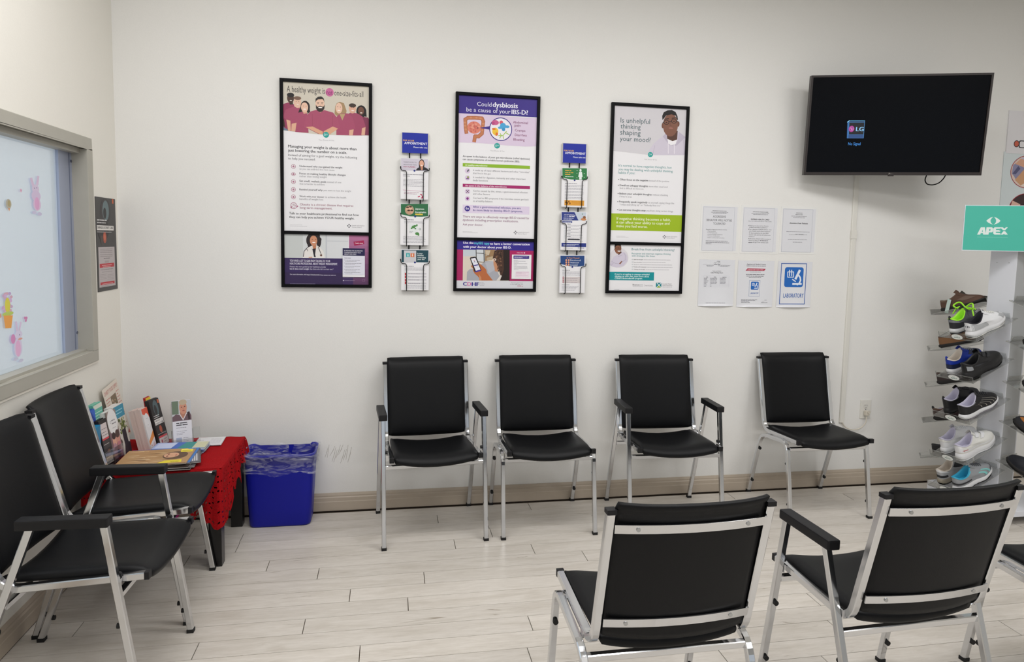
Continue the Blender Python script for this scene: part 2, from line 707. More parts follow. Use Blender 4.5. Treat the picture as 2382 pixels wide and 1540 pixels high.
# baseboards: stepped profile
BP = [(0, 0.004), (0.015, 0.004), (0.015, 0.052), (0.013, 0.056), (0.0125, 0.074), (0.008, 0.080), (0.0085, 0.086), (0.004, 0.0985), (0, 0.0985)]
o = MB().prism(BP, (X1 - X0, 0, 0), lambda p: (X0, BACK - p[0], p[1])).build('baseboard_back', M_TRIM)
o['kind'] = 'structure'
MB().box2((X0, BACK - 0.0135, 0), (X1, BACK, 0.0042)).build('joint_gap', M_DARKGAP, o)
o = MB().prism(BP[::-1], (0, BACK - .015 - Y0, 0), lambda p: (X0 + p[0], Y0, p[1])).build('baseboard_left', M_TRIM)
o['kind'] = 'structure'
MB().box2((X0, Y0, 0), (X0 + 0.0135, BACK - .015, 0.0042)).build('joint_gap', M_DARKGAP, o)

# pencil scribble low on the back wall
sk = Ink((0, BACK, 0), (1, 0, 0), (0, 0, 1), (0, -1, 0), crop=(720, 1000, 1.0))
rs = random.Random(3)
x = 36.0
while x < 90:
    h = rs.uniform(18, 36)
    y = rs.uniform(34, 48) + (h if False else 0)
    dx = rs.uniform(4, 12)
    sk.line([(x + dx, y), (x + dx * .55, y + h * .5), (x, y + h)], 0.8, 'b3afa9')
    sk.line([(x, y + h), (x + dx * .8, y + h * .35)], 0.7, 'bcb8b2')
    x += rs.uniform(3.5, 6.5)
sk.build('pencil_scribble', WALL_BACK, lift=0.0003)

# ------------------------------------------------------------------ reception window in the left wall
M_ALU = mat('grey_frame_paint', 'a9a69c', rough=0.45, metal=0.0, var=0.04, bscale=18)
M_ALU2 = mat('anodised_track', 'aeb6cc', rough=0.35, metal=0.5)
M_CAULK = mat('caulk_line', 'ece7dc', rough=0.6)
win = empty('window_1', (X0, 2.2, WZ0))
win['kind'] = 'structure'
m = MB()
FW, FD = 0.050, 0.085
pr_ = 0.012                                     # how far the face stands proud of the wall
m.box2((X0 - FD, WY0, WZ1 - FW), (X0 + pr_, WY1, WZ1)).box2((X0 - FD, WY0, WZ0), (X0 + pr_, WY1, WZ0 + FW))
m.box2((X0 - FD, WY1 - FW, WZ0 + FW), (X0 + pr_, WY1, WZ1 - FW)).box2((X0 - FD, WY0, WZ0 + FW), (X0 + pr_, WY0 + FW, WZ1 - FW))
m.build('window_frame', M_ALU, win, bevel=0.003)
MB().box2((X0, WY0, WZ0 - .010), (X0 + .007, WY1 + .008, WZ0 + .001)).build('caulk_bead', M_CAULK, win)
MB().box2((X0, WY1 - .001, WZ0), (X0 + .004, WY1 + .007, WZ1)).build('caulk_bead', M_CAULK, win)
# head and sill track
XI = X0 - 0.059
m = MB()
m.box2((XI - .03, WY0 + FW, WZ1 - FW - .022), (X0 - .02, WY1 - FW, WZ1 - FW + .001))
m.box2((XI - .03, WY0 + FW, WZ0 + FW - .001), (X0 - .018, WY1 - FW, WZ0 + FW + .010))
m.build('window_track', M_ALU, win)
# sliding sash: wide end stile with groove and two screws
ys1 = WY1 - FW + 0.002
m = MB()
m.box2((XI - .02, ys1 - .020, WZ0 + FW), (XI + .006, ys1, WZ1 - FW - .02))
m.box2((XI - .02, ys1 - .118, WZ0 + FW), (XI + .004, ys1 - .026, WZ1 - FW - .02))
m.build('window_stile', M_ALU2, win)
MB().box2((XI - .02, ys1 - .027, WZ0 + FW), (XI - .002, ys1 - .019, WZ1 - FW - .02)).build('stile_groove', mat('groove_shadow', '23283a', rough=0.8), win)
for zz in (1.79, 1.03):
    MB().cyl((XI, ys1 - .010, zz), (XI + .009, ys1 - .010, zz), .006, 10).build('screw', mat('screw_grey', '6b7082', rough=.4, metal=.6), win)
# frosted pane: daylit film behind the glass
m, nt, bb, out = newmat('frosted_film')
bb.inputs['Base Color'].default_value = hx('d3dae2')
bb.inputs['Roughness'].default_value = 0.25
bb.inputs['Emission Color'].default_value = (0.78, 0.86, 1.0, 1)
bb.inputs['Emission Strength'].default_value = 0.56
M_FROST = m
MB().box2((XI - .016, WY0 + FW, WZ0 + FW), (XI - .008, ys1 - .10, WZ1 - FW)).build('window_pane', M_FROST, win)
M_GLASS = mat_clear('window_glass', (0.97, 0.985, 0.98, 1), gloss=0.10)
MB().box2((XI - .0045, WY0 + FW, WZ0 + FW), (XI - .0015, ys1 - .112, WZ1 - FW)).build('window_glazing', M_GLASS, win)

# spring decals stuck on the glass
def decal(draw):
    k = Ink((XI - .0014, 0, 0), (0, 1, 0), (0, 0, 1), (1, 0, 0), crop=(0, 230, 2.3))
    draw(k)
    k.build('window_sticker', win, lift=0.0002, step=0.00005)


def bunny_big(k):
    k.poly([(160, 425), (172, 420), (183, 462), (172, 470)], 'd9c3dd').poly([(200, 410), (210, 415), (205, 462), (192, 462)], 'd9c3dd')
    k.ell(190, 482, 19, 24, 'd6c8e0').ell(193, 520, 24, 30, 'd3c2de').ell(198, 565, 20, 34, 'dcc0dc').ell(198, 560, 12, 34, 'dba6cf')
    k.ell(184, 608, 12, 9, 'c9c4de').ell(212, 616, 12, 10, 'c9c4de').ell(184, 478, 2.5, 3.5, '8f86a8').ell(196, 476, 2.5, 3.5, '8f86a8')


def carrot(k):
    k.ell(46, 562, 15, 26, 'b0ab9c').ell(48, 560, 8, 18, 'a79a72').poly([(42, 585), (54, 585), (49, 602)], 'd69a6a')


def blossom(k):
    k.ell(112, 490, 5, 10, 'd8b0c6').ell(112, 490, 2, 4, 'c48aa8')


def hyacinth(k):
    r = random.Random(5)
    for i in range(26):
        yy = r.uniform(1040, 1150)
        k.ell(40 + r.uniform(-30, 30) * (0.6 + .4 * (yy - 1030) / 120), yy, 8, 9, r.choice(['c9a9c8', 'd3a9bd', 'bfa3cf', 'd2b3d8']), 10)
    k.ell(40, 1105, 14, 42, 'd8d04a').ell(42, 1150, 30, 12, 'b8cc62').poly([(18, 1160), (68, 1158), (60, 1226), (28, 1228)], 'e9a24e')


def blossom2(k):
    for a, c in ((133, 1172), (142, 1172), (138, 1186)):
        k.ell(a, c, 5, 8, 'cf7fb0', 10)


def bunny_small(k):
    k.poly([(80, 1192), (90, 1190), (98, 1245), (88, 1248)], 'd8c6e2').poly([(108, 1190), (116, 1196), (106, 1246), (98, 1245)], 'd8c6e2')
    k.ell(99, 1262, 20, 22, 'd9d2ea').ell(97, 1330, 22, 52, 'd9cfe8').ell(97, 1335, 14, 44, 'e3b3d8')
    k.ell(70, 1285, 12, 26, 'd58fc0').ell(108, 1284, 12, 6, 'e0a69a').ell(84, 1392, 13, 9, 'c8c8de').ell(112, 1400, 13, 9, 'c8c8de').ell(104, 1262, 2.5, 4, '8f86a8')


def pot_edge(k):
    k.ell(2, 1160, 5, 12, 'd79a8c')


for d in (bunny_big, carrot, blossom, hyacinth, blossom2, bunny_small, pot_edge):
    decal(d)

# ------------------------------------------------------------------ ceiling light panels (above the frame)
m, nt, bb, out = newmat('lamp_diffuser')
bb.inputs['Emission Color'].default_value = LAMP_COLOR + (1,)
bb.inputs['Emission Strength'].default_value = LAMP_STRENGTH
M_LAMP = m
for i, (lx, ly) in enumerate(LAMPS):
    where = ('in the front row', 'behind the viewer')[i // 3] + (' on the window side', ' in the middle', ' on the shoe stand side')[i % 3]
    t = empty('ceiling_light', (lx, ly, CEIL), 'flat white ceiling light panel ' + where, 'ceiling light', 'ceiling light panels')
    m = MB()
    for q in ((-.62, -.32, .62, -.30), (-.62, .30, .62, .32), (-.62, -.30, -.60, .30), (.60, -.30, .62, .30)):
        m.box2((lx + q[0], ly + q[1], CEIL - .02), (lx + q[2], ly + q[3], CEIL))
    m.build('light_frame', M_CEIL, t)
    MB().add([(lx - .6, ly - .3, CEIL - .012), (lx - .6, ly + .3, CEIL - .012), (lx + .6, ly + .3, CEIL - .012), (lx + .6, ly - .3, CEIL - .012)], [(0, 1, 2, 3)]).build('light_diffuser', M_LAMP, t)

# ------------------------------------------------------------------ conduit, outlet, plug and cord
M_PLASTIC = mat('white_plastic', 'dddbd4', rough=0.4)
M_CORD = mat('ivory_cord', 'cfc8ba', rough=0.45)


def bpx(px, py, off=0.0):
    """point of the back wall (or a plane off in front of it) behind a place in the photograph"""
    d = px_ray(px, py)
    return EYE + d * ((BACK - off) / d.y)


t = empty('cable_conduit', (2.758, BACK, .40), 'slim white cable duct running down the wall below the television', 'cable duct')
MB().prism([(-.0155, 0), (.0155, 0), (.0155, .009), (.012, .0125), (-.012, .0125), (-.0155, .009)], (0, 0, 1.135), lambda p: (2.758 + p[0], BACK - p[1], .402)).build('duct_cover', M_PLASTIC, t)
MB().prism([(-.0155, 0), (.0155, 0), (.0155, .009), (.012, .0125), (-.012, .0125), (-.0155, .009)], (0, 0, .60), lambda p: (2.756 + p[0], BACK - p[1], 1.541)).build('duct_cover', M_PLASTIC, t)
MB().box2((2.739, BACK - .0145, 1.534), (2.776, BACK, 1.585)).build('duct_coupling', M_PLASTIC, t, bevel=.002)
t = empty('wall_outlet', (2.918, BACK, .478), 'white duplex wall outlet with a plug in its lower socket', 'outlet')
ox, oz = 2.920, .480
MB().box2((ox - .036, BACK - .006, oz - .058), (ox + .036, BACK, oz + .058)).build('cover_plate', M_PLASTIC, t, bevel=.002)
for dz in (.020, -.020):
    MB().cyl((ox, BACK - .0065, oz + dz), (ox, BACK - .0078, oz + dz), .0155, 18).build('socket', mat('socket_white', 'd8d6d0', rough=.4), t)
    m = MB()
    for dx in (-.0062, .0062):
        m.box2((ox + dx - .0011, BACK - .0083, oz + dz + .001), (ox + dx + .0011, BACK - .007, oz + dz + .009))
    m.box2((ox - .002, BACK - .0083, oz + dz - .010), (ox + .002, BACK - .007, oz + dz - .006))
    m.build('socket_slot', mat('slot_dark', '2a2622', rough=.7), t)
MB().cyl((ox, BACK - .006, oz), (ox, BACK - .0076, oz), .003, 8).build('screw', mat('screw_grey', '6b7082'), t)
t = empty('power_cord', (2.92, BACK - .02, .45), 'ivory power cord looping from the cable duct to the wall outlet', 'cord')
path = fillet([(2.760, BACK - .007, .402), (2.785, BACK - .012, .368), (2.83, BACK - .014, .352), (2.885, BACK - .018, .362), (2.915, BACK - .024, .400), (2.918, BACK - .022, .440)], .05, 5)
MB().wire(path, .0034, 7).build('cord', M_CORD, t)
m = MB()
m.box2((ox - .015, BACK - .030, oz - .036), (ox + .012, BACK - .0085, oz - .006))
m.build('plug', M_CORD, t, bevel=.005)
MB().cyl((ox + .004, BACK - .030, oz - .012), (ox + .004, BACK - .034, oz - .012), .010, 14).build('plug_ring', M_CORD, t)
# ------------------------------------------------------------------ waiting room chairs
M_CHROME = mat('chrome_tube', (0.66, 0.67, 0.69, 1), rough=0.14, metal=1.0, bump=0.03, bscale=30)
M_VINYL = mat('black_vinyl', '08090c', rough=0.47, bump=0.10, bscale=420, spec=0.22)
M_BLACK = mat('black_plastic', '141417', rough=0.5, spec=.3)
M_RUB = mat('black_rubber', '0e0e10', rough=0.7)
M_SCREW = mat('zinc_screw', (0.45, 0.46, 0.47, 1), rough=0.3, metal=1.0)

CH_A = dict(UTx=.216, UTy=.222, UTz=.816, SCx=.214, SCy=-.214, SCz=.435, lx=.236, lxa=.249, RFy=.234, bz=.381, by=-.164, AFz=.632, AFy=-.124, ARy=.061, k=.229, CTx=.203, CTz=.842)
CH_B = dict(UTx=.202, UTy=.290, UTz=.832, SCx=.200, SCy=-.227, SCz=.442, lx=.215, lxa=.229, RFy=.295, bz=.386, by=-.164, AFz=.643, AFy=-.136, ARy=.087, k=.25, CTx=.1885, CTz=.848)
CH_C = dict(UTx=.213, UTy=.258, UTz=.819, SCx=.214, SCy=-.195, SCz=.433, lx=.237, lxa=.240, RFy=.271, bz=.386, by=-.164, AFz=.632, AFy=-.125, ARy=.086, k=.229, CTx=.2005, CTz=.845)
T = 0.011


def pad(m, fn, nu=14, nv=14, thick=0.018, under=0.012, mi=0):
    """cushion: fn(u,v)->(point, normal) for u,v in -1..1; puffed front, flatter underside"""
    def h(u, v):
        e = (abs(u) ** 9 + abs(v) ** 9) ** (1 / 9)
        return max(0.0, 1 - min(1, e) ** 6) ** 0.5

    def warp(t):
        w = 2 * t - 1
        return math.copysign(abs(w) ** 0.62, w)

    def at(u, v, s):
        # round the corners of the outline a little
        k = 1 - .012 * (abs(u) * abs(v)) ** 8
        p, n = fn(u * k, v * k)
        q = (thick * (.42 + .58 * h(u, v))) if s > 0 else -under * (.70 + .30 * h(u, v))
        return Vector(p) + Vector(n) * q
    m.grid(lambda a, b: at(warp(a), warp(b), 1), nu, nv, mi)
    m.grid(lambda a, b: at(warp(1 - a), warp(b), -1), nu, nv, mi)
    ring = [(warp(i / nu), -1) for i in range(nu)] + [(1, warp(i / nv)) for i in range(nv)] + [(warp(1 - i / nu), 1) for i in range(nu)] + [(-1, warp(1 - i / nv)) for i in range(nv)]
    n = len(ring)
    vs = []
    for f in (0, .35, .7, 1):
        for u, v in ring:
            a, b = at(u, v, -1), at(u, v, 1)
            p = a.lerp(b, f)
            c, _ = fn(0, 0)
            bulge = .0035 * math.sin(PI * f)
            d = Vector((u, 0, 0)) if abs(u) == 1 else (Vector(fn(u, 1 if v > 0 else -1)[0]) - Vector(fn(u, .9 if v > 0 else -.9)[0])).normalized()
            vs.append(p + d * bulge)
    m.add(vs, [(k * n + i, k * n + (i + 1) % n, (k + 1) * n + (i + 1) % n, (k + 1) * n + i) for k in range(3) for i in range(n)], mi, True)
    return m


def make_chair(P, arms, bumpers, label, group):
    t = empty('waiting_chair', (0, 0, 0), label, 'chair', group)
    FF = -.215
    # seat cushion: dished from side to side
    hw = P['SCx'] - T - .003
    y0, y1 = P['SCy'] - .012, P['UTy'] - P['k'] * (P['UTz'] - .46) - .012
    zf, zr = P['SCz'] + .010, P['SCz'] - .004

    def seat(u, v):
        y = y0 + (y1 - y0) * (v + 1) / 2
        z = zf + (zr - zf) * (v + 1) / 2 - .024 * (1 - u * u)
        if v < -.6:
            z -= .016 * ((-v - .6) / .4) ** 2
        return (u * hw * (1 - .03 * max(0, v)), y, z), (0, 0, 1)
    pad(MB(), seat, thick=.024, under=.016).build('seat', M_VINYL, t, local=True, merge=True)
    # backrest: bowed backwards, top rolled back, corners peaked
    bz0, bz1 = .452, P['CTz']

    def back(u, v):
        s = (v + 1) / 2
        z = bz0 + (bz1 - bz0) * s
        y = P['UTy'] - P['k'] * (P['UTz'] - z) - .004 + .024 * (1 - u * u)
        if v > .82:
            y += .018 * ((v - .82) / .18) ** 2
            z += .007 * abs(u) ** 6 * (v - .82) / .18
        if v < -.85:
            z -= .010 * (1 - u * u)
        return (u * (P['CTx'] - .002 * (1 - s)), y, z), (0, -1, .22)
    pad(MB(), back, thick=.020, under=.009).build('backrest', M_VINYL, t, local=True, merge=True)
    cb = P['UTy'] - P['k'] * (P['UTz'] - .40)      # y where the upright line meets rail height
    L = P['lxa'] if arms else P['lx']
    for sx in (1, -1):
        # seat rail bending up into the back upright
        path = fillet([(sx * P['SCx'], P['SCy'], P['SCz']), (sx * P['SCx'], cb - .002, .415), (sx * P['UTx'], P['UTy'], P['UTz'])], .060, 8)
        fr = MB().sqtube(path, T).build('back_frame', M_CHROME, t, local=True)
        MB().box((sx * P['SCx'], P['SCy'] - .005, P['SCz'] + .0005), (2 * T + .001, .014, 2 * T + .001)).build('tube_cap', M_BLACK, fr, local=True)
        MB().box((sx * P['UTx'], P['UTy'] + .001, P['UTz'] + .005), (2 * T + .003, 2 * T + .003, .012)).build('tube_cap', M_BLACK, fr, local=True)
        x = sx * L
        if arms:
            az = P['AFz'] - .028
            yf, yr = P['AFy'] + .010, P['ARy'] - .012
            front, rear = [(x, FF, .012), (x, yf, az)], [(x, P['RFy'], .012), (x, yr, az)]
        else:
            rz = P['SCz'] - .020
            q = .10 / .62
            yf, yr = FF + q * rz, P['RFy'] - .30 * (rz - .02)
            front = fillet([(x, FF, .012), (x, yf, rz), (x, (yf + yr) / 2, rz - .012)], .055, 7)
            rear = fillet([(x, P['RFy'], .012), (x, yr, rz - .024), (x, (yf + yr) / 2, rz - .012)], .055, 7)
        for pth, fy, d in ((front, FF, -1), (rear, P['RFy'], 1)):
            lg = MB().sqtube(pth, T - .0005).build('leg', M_CHROME, t, local=True)
            MB().box((x, fy, .0065), (2 * T + .002, 2 * T + .002, .013)).build('foot_cap', M_RUB, lg, local=True)
            if bumpers:
                p0, p1 = Vector(pth[0]), (Vector(pth[1]))
                dr = (p1 - p0).normalized()
                for zz in (.085, .300):
                    c = p0 + dr * ((zz - .012) / dr.z)
                    MB().cyl(c + Vector((0, -d * T, 0)), c + Vector((0, -d * (T + .009), 0)), .0085, 12).build('bumper', M_RUB, lg, local=True)
        if arms:
            yc0, yc1 = P['AFy'] - .006, P['ARy'] + .022
            mm = MB().box((x, (yc0 + yc1) / 2, P['AFz'] - .015), (.040, yc1 - yc0, .030))
            mm.build('armrest', M_BLACK, t, local=True, bevel=.005)
            # rail fixing plates between the leg frame and the seat rail
            for yy in (yf - (yf - FF) * (1 - P['SCz'] / az), yr + (P['RFy'] - yr) * (1 - .42 / az)):
                MB().box2((sx * (P['SCx'] + T), yy - .010, .412), (sx * (L - T), yy + .010, .440)).build('spacer', M_CHROME, t, local=True)
            MB().cyl((x - sx * T, yf - .03, .452), (x - sx * (T + .010), yf - .03, .452), .008, 10).build('bumper', M_RUB, t, local=True)
        else:
            for yy in (yf + .07, yr - .06):
                MB().box2((sx * (P['SCx'] + T - .001), yy - .012, P['SCz'] - .030), (sx * (L - T + .001), yy + .012, P['SCz'] - .010)).build('spacer', M_CHROME, t, local=True)
    # cross bars between the legs
    q = (P['RFy'] - (P['ARy'] - .012)) / (P['AFz'] - .04)
    ff = FF + .10 / .62 * P['bz']
    for yy, zz in ((ff, P['bz']), (P['RFy'] - q * .374, .374)):
        MB().sqtube([(-L + T - .001, yy, zz), (L - T + .001, yy, zz)], .010, side=(0, 1, 0)).build('crossbar', M_CHROME, t, local=True)
    # two bowed slats carrying the backrest, two screws each
    for zz in (.779, .500):
        yb = P['UTy'] - P['k'] * (P['UTz'] - zz)

        def bow(s):
            x = -P['UTx'] + .010 + s * 2 * (P['UTx'] - .010)
            return Vector((x, yb + .012 + .022 * (1 - (x / P['UTx']) ** 2), zz))
        sl = MB().sqtube([bow(i / 12) for i in range(13)], .0125, .0005, side=(0, .22, 1), h2=.0022).build('slat', M_CHROME, t, local=True)
        for s in (.14, .86):
            p = bow(s)
            MB().cyl(p + Vector((0, .002, 0)), p + Vector((0, .0048, 0)), .0055, 10).build('screw', M_SCREW, sl, local=True)
    return t


def place(t, x, y, rz):
    t.location = (x, y, 0)
    t.rotation_euler = (0, 0, rz)
    return t


GA, GB, GC = 'chairs along the poster wall', 'chairs along the window wall', 'chairs seen from behind in the foreground'
c = make_chair(CH_A, True, False, 'black vinyl chair with armrests against the back wall, nearest the blue bin', GA)
c1 = c
c3 = copy_tree(c)
c3['label'] = 'black vinyl chair with armrests under the unhelpful thinking poster, between two armless chairs'
place(c1, .210, 3.369, .079)
place(c3, 1.475, 3.354, -.048)
c2 = make_chair(CH_A, False, True, 'armless black chair against the wall between two chairs with armrests', GA)
c4 = copy_tree(c2)
c4['label'] = 'armless black chair standing alone beside the cable duct and wall outlet'
place(c2, .799, 3.385, -.007)
place(c4, 2.372, 3.383, -.022)
c5 = make_chair(CH_B, True, True, 'black chair with armrests under the window, nearest the viewer at the left edge', GB)
place(c5, -.948, 2.340, 1.537)
c6 = make_chair(CH_B, False, True, 'armless black chair pushed against the red covered table', GB)
place(c6, -.975, 2.826, 1.601)
c7 = make_chair(CH_C, False, True, 'armless black chair seen from behind, in the foreground beside the open floor', GC)
place(c7, .75, 1.783, 3.14)
c9 = copy_tree(c7)
c9['label'] = 'armless chair cut off by the right edge of the picture'
place(c9, 2.303, 1.774, 3.20)
c8 = make_chair(CH_C, True, True, 'chair with armrests seen from behind, in front of the shoe stand', GC)
place(c8, 1.51, 1.793, 3.171)
# ------------------------------------------------------------------ framed posters on the back wall
M_FRAME = mat('black_frame', '0a0a0d', rough=0.5, spec=.12)
M_PAPER = mat('white_paper', 'e9e8eb', rough=0.5)
BX, BZ, BN = (1, 0, 0), (0, 0, 1), (0, -1, 0)
FWD, FHT = 0.459, 1.061
GREY = '8f8d93'
DARK = '3b393f'


def wall_ink(crop, off):
    return Ink((0, BACK - off, 0), BX, BZ, BN, crop=crop)


def framed_poster(x, z, label):
    """frame with a rail dividing a tall upper sheet from a low lower sheet"""
    t = empty('framed_poster', (x + FWD / 2, BACK, z), label, 'poster', 'framed health posters')
    y0, y1, w = BACK - .020, BACK, .0165
    zr = z + FHT * .268
    for a, b in (((x, y0, z), (x + w, y1, z + FHT)), ((x + FWD - w, y0, z), (x + FWD, y1, z + FHT)),
                 ((x + w, y0, z + FHT - w), (x + FWD - w, y1, z + FHT)), ((x + w, y0, z), (x + FWD - w, y1, z + w)),
                 ((x + w, y0, zr - w / 2), (x + FWD - w, y1, zr + w / 2))):
        MB().box2(a, b).build('frame_rail', M_FRAME, t, bevel=.002)
    up = MB().box2((x + w, BACK - .011, zr + w / 2), (x + FWD - w, BACK - .004, z + FHT - w)).build('poster_sheet', M_PAPER, t)
    lo = MB().box2((x + w, BACK - .011, z + w), (x + FWD - w, BACK - .004, zr - w / 2)).build('poster_sheet', M_PAPER, t)
    return t, up, lo


def dy_mark(k, x, y, r, x0, x1, ty, yx0, yx1, yy):
    k.ell(x, y, r, r, '1f9e96').text('DY', x0, ty, x1, 'e6f4f2').text('Your Doctor & You', yx0, yy, yx1, 'a5a3a7')


def partner(k, x, y, r, tx0, tx1):
    for a, b in ((-1, 0), (1, 0), (0, -1), (0, 1)):
        k.ell(x + a * r, y + b * r, r * .55, r * .5, '77757c', 8)
    k.text('Health Information', tx0, y + 1, tx1, '9a989e').text('Partner Board', tx0, y + 12, tx0 + (tx1 - tx0) * .75, '9a989e')


# ---- first poster: healthy weight
t, up, lo = framed_poster(-.553, 1.216, 'tall black framed poster of a group in plum shirts, left of the three')
SH, SK = 'a34a68', 'd9a98f'
k = wall_ink((640, 180, 9.625), .011)
k.poly([(112, 58), (2120, 198), (2135, 1303), (1600, 1300), (1100, 1285), (600, 1240), (140, 1180)], 'cdc6b8')
k.poly([(140, 1080), (300, 1160), (300, 1195), (140, 1178)], '6d7f93')
k.poly([(130, 640), (200, 590), (300, 560), (420, 600), (440, 700), (300, 1180), (200, 1120), (138, 1060)], '93395b')
k.poly([(138, 900), (200, 940), (230, 1120), (140, 1060)], '4a3630')
k.poly([(300, 500), (400, 520), (400, 610), (330, 610)], '3f2b25').ell(345, 465, 78, 108, '4a3228').ell(345, 395, 82, 52, '1d1818').ell(352, 518, 26, 11, 'e8e0da', 12)
k.poly([(170, 890), (240, 720), (430, 650), (600, 690), (620, 1230), (330, 1200), (340, 960), (240, 940)], SH)
k.poly([(250, 945), (340, 968), (352, 1195), (290, 1190)], SK)
k.poly([(450, 620), (560, 620), (560, 690), (440, 660)], 'd3a58e').ell(500, 560, 85, 125, 'e0b9a4').ell(500, 465, 84, 42, '75594a').ell(505, 605, 26, 9, 'f0e6e0', 12)
k.ell(470, 540, 10, 6, '6b5247', 8).ell(530, 545, 10, 6, '6b5247', 8)
k.ell(675, 660, 105, 135, '231c1c').poly([(575, 640), (515, 795), (610, 815)], '231c1c').poly([(760, 640), (785, 770), (720, 820)], '231c1c')
k.poly([(360, 1030), (400, 880), (520, 790), (620, 770), (720, 810), (750, 1243), (450, 1222), (480, 1010), (370, 1040)], SH)
k.poly([(370, 1040), (480, 1015), (452, 1210), (360, 1202)], SK)
k.poly([(610, 740), (710, 740), (715, 800), (640, 820)], 'd5a48c').ell(660, 670, 80, 108, 'e4bda6').ell(662, 712, 36, 12, 'f2e8e4', 12).ell(630, 640, 10, 6, '4a3a36', 8).ell(695, 645, 10, 6, '4a3a36', 8)
k.ell(1930, 765, 112, 140, '171212').poly([(1822, 740), (1850, 850), (2050, 885), (2040, 720)], '171212')
k.poly([(1950, 880), (2080, 900), (2128, 980), (2132, 1300), (1950, 1295)], '7d3350').ell(1925, 750, 66, 88, '6b4636').ell(1928, 795, 26, 11, 'e8dcd6', 12)
k.poly([(1640, 810), (1720, 780), (1850, 810), (1950, 870), (2030, 1110), (1960, 1140), (1950, 1300), (1650, 1300)], '9c4563').poly([(1945, 1138), (2025, 1115), (2010, 1292), (1930, 1292)], SK)
k.ell(1730, 700, 80, 108, 'd7a78f').ell(1732, 628, 80, 46, '3a2c26').ell(1738, 745, 34, 11, 'f0e4de', 12).ell(1700, 675, 10, 6, '4a3a36', 8).ell(1762, 678, 10, 6, '4a3a36', 8)
k.poly([(1330, 810), (1345, 650), (1380, 580), (1450, 545), (1540, 580), (1600, 750), (1580, 860), (1500, 950), (1340, 830)], 'a38763')
k.poly([(1370, 890), (1450, 810), (1620, 805), (1740, 900), (1800, 1150), (1660, 1180), (1650, 1298), (1370, 1292)], SH).poly([(1660, 1180), (1760, 1165), (1740, 1297), (1655, 1297)], SK)
k.poly([(1440, 820), (1570, 820), (1505, 965)], 'b39a72').ell(1430, 690, 76, 118, 'e2bca6').ell(1428, 742, 34, 12, 'f4eae6', 12).ell(1400, 660, 11, 6, '5a463c', 8).ell(1462, 665, 11, 6, '5a463c', 8)
k.poly([(640, 1120), (700, 860), (790, 765), (930, 725), (1110, 735), (1300, 790), (1400, 920), (1450, 1130), (1410, 1150), (1200, 1265), (1080, 1275), (960, 1262), (680, 1120)], 'a64d6a')
k.line([(830, 820), (835, 1090)], 7, '8f3f5a').line([(1290, 860), (1285, 1090)], 7, '8f3f5a').line([(1010, 830), (1010, 1180)], 4, '9a4561')
k.poly([(680, 1112), (840, 1100), (1070, 1215), (1070, 1275), (1000, 1270)], 'd8a486').poly([(1412, 1150), (1290, 1100), (1090, 1205), (1085, 1275), (1220, 1278)], 'd8a486')
k.poly([(930, 640), (1090, 640), (1090, 740), (1010, 790), (935, 730)], 'c99a80').ell(1005, 600, 100, 152, 'e3bda6')
k.poly([(905, 560), (905, 480), (960, 435), (1030, 425), (1085, 465), (1108, 560), (1090, 520), (1060, 490), (960, 495), (925, 520)], '2a2422')
k.poly([(912, 610), (940, 660), (1000, 640), (1080, 660), (1110, 610), (1102, 700), (1060, 762), (1000, 778), (945, 748), (915, 690)], '2c2422')
k.ell(1012, 676, 48, 14, 'f3ece8', 14).ell(962, 588, 14, 7, '3a2e2a', 8).ell(1050, 590, 14, 7, '3a2e2a', 8).line([(935, 560), (985, 562)], 10, '2c2422').line([(1030, 564), (1078, 566)], 10, '2c2422').line([(1008, 590), (1002, 632), (1018, 634)], 6, 'c99a84')
k.ell(1220, 335, 92, 95, 'c5689a')
k.text('A healthy weight is', 262, 322, 1115, '3d383a', h=136).text('not', 1152, 388, 1285, '8a2a6c', h=110, bold=.01).text('one-size-fits-all', 1325, 405, 1975, '3d383a', h=128)
dy_mark(k, 1140, 1285, 66, 1098, 1182, 1303, 975, 1320, 1412)
k.build('printed_picture', up)
k = wall_ink((630, 160, 2.852), .011)
BO = .012
k.text('Managing your weight is about more than', 115, 522, 568, DARK, bold=BO).text('just lowering the number on a scale.', 115, 549, 505, DARK, bold=BO)
k.text('Instead of aiming for a goal weight, try the following', 115, 578, 573, '55535a').text('to help you succeed:', 115, 601, 295, '55535a')
for y, a, x1, b_, bx, c_, cx in ((651, 'Understand why you gained the weight', 475, None, 0, 'so you can address the root cause', 422), (700, 'Focus on making healthy lifestyle changes', 497, None, 0, 'rather than losing weight', 372),
                                 (750, 'Set small, realistic goals', 367, 'instead of one', 467, 'that is harder to achieve', 357), (806, 'Remind yourself why', 343, 'you want to lose the weight', 533, None, 0),
                                 (851, 'Work with your doctor', 353, 'to achieve the health', 500, 'benefits of weight loss', 348)):
    k.text(a, 190, y, x1, '4a484f', bold=.010)
    if b_:
        k.text(b_, x1 + 6, y, bx, GREY, yx=190)
    if c_:
        k.text(c_, 190, y + 18, cx, GREY)
k.text('Obesity is a chronic disease that requires', 193, 906, 547, '8c3a5c').text('long-term management.', 193, 928, 408, '8c3a5c')
k.text('Talk to your healthcare professional to find out how', 122, 965, 584, DARK, bold=.010).text('they can help you achieve YOUR healthy weight.', 122, 989, 554, DARK, bold=.010)
for i, y in enumerate((648, 699, 749, 801, 850)):
    k.ring(150, y, 15, 15 if i != 1 else 11, .18, 'a8627e').ell(150, y, 6, 7, 'b98096', 10)
    k.line([(144, y + 4), (150, y - 6), (157, y + 5)], 2.2, '9a5070')
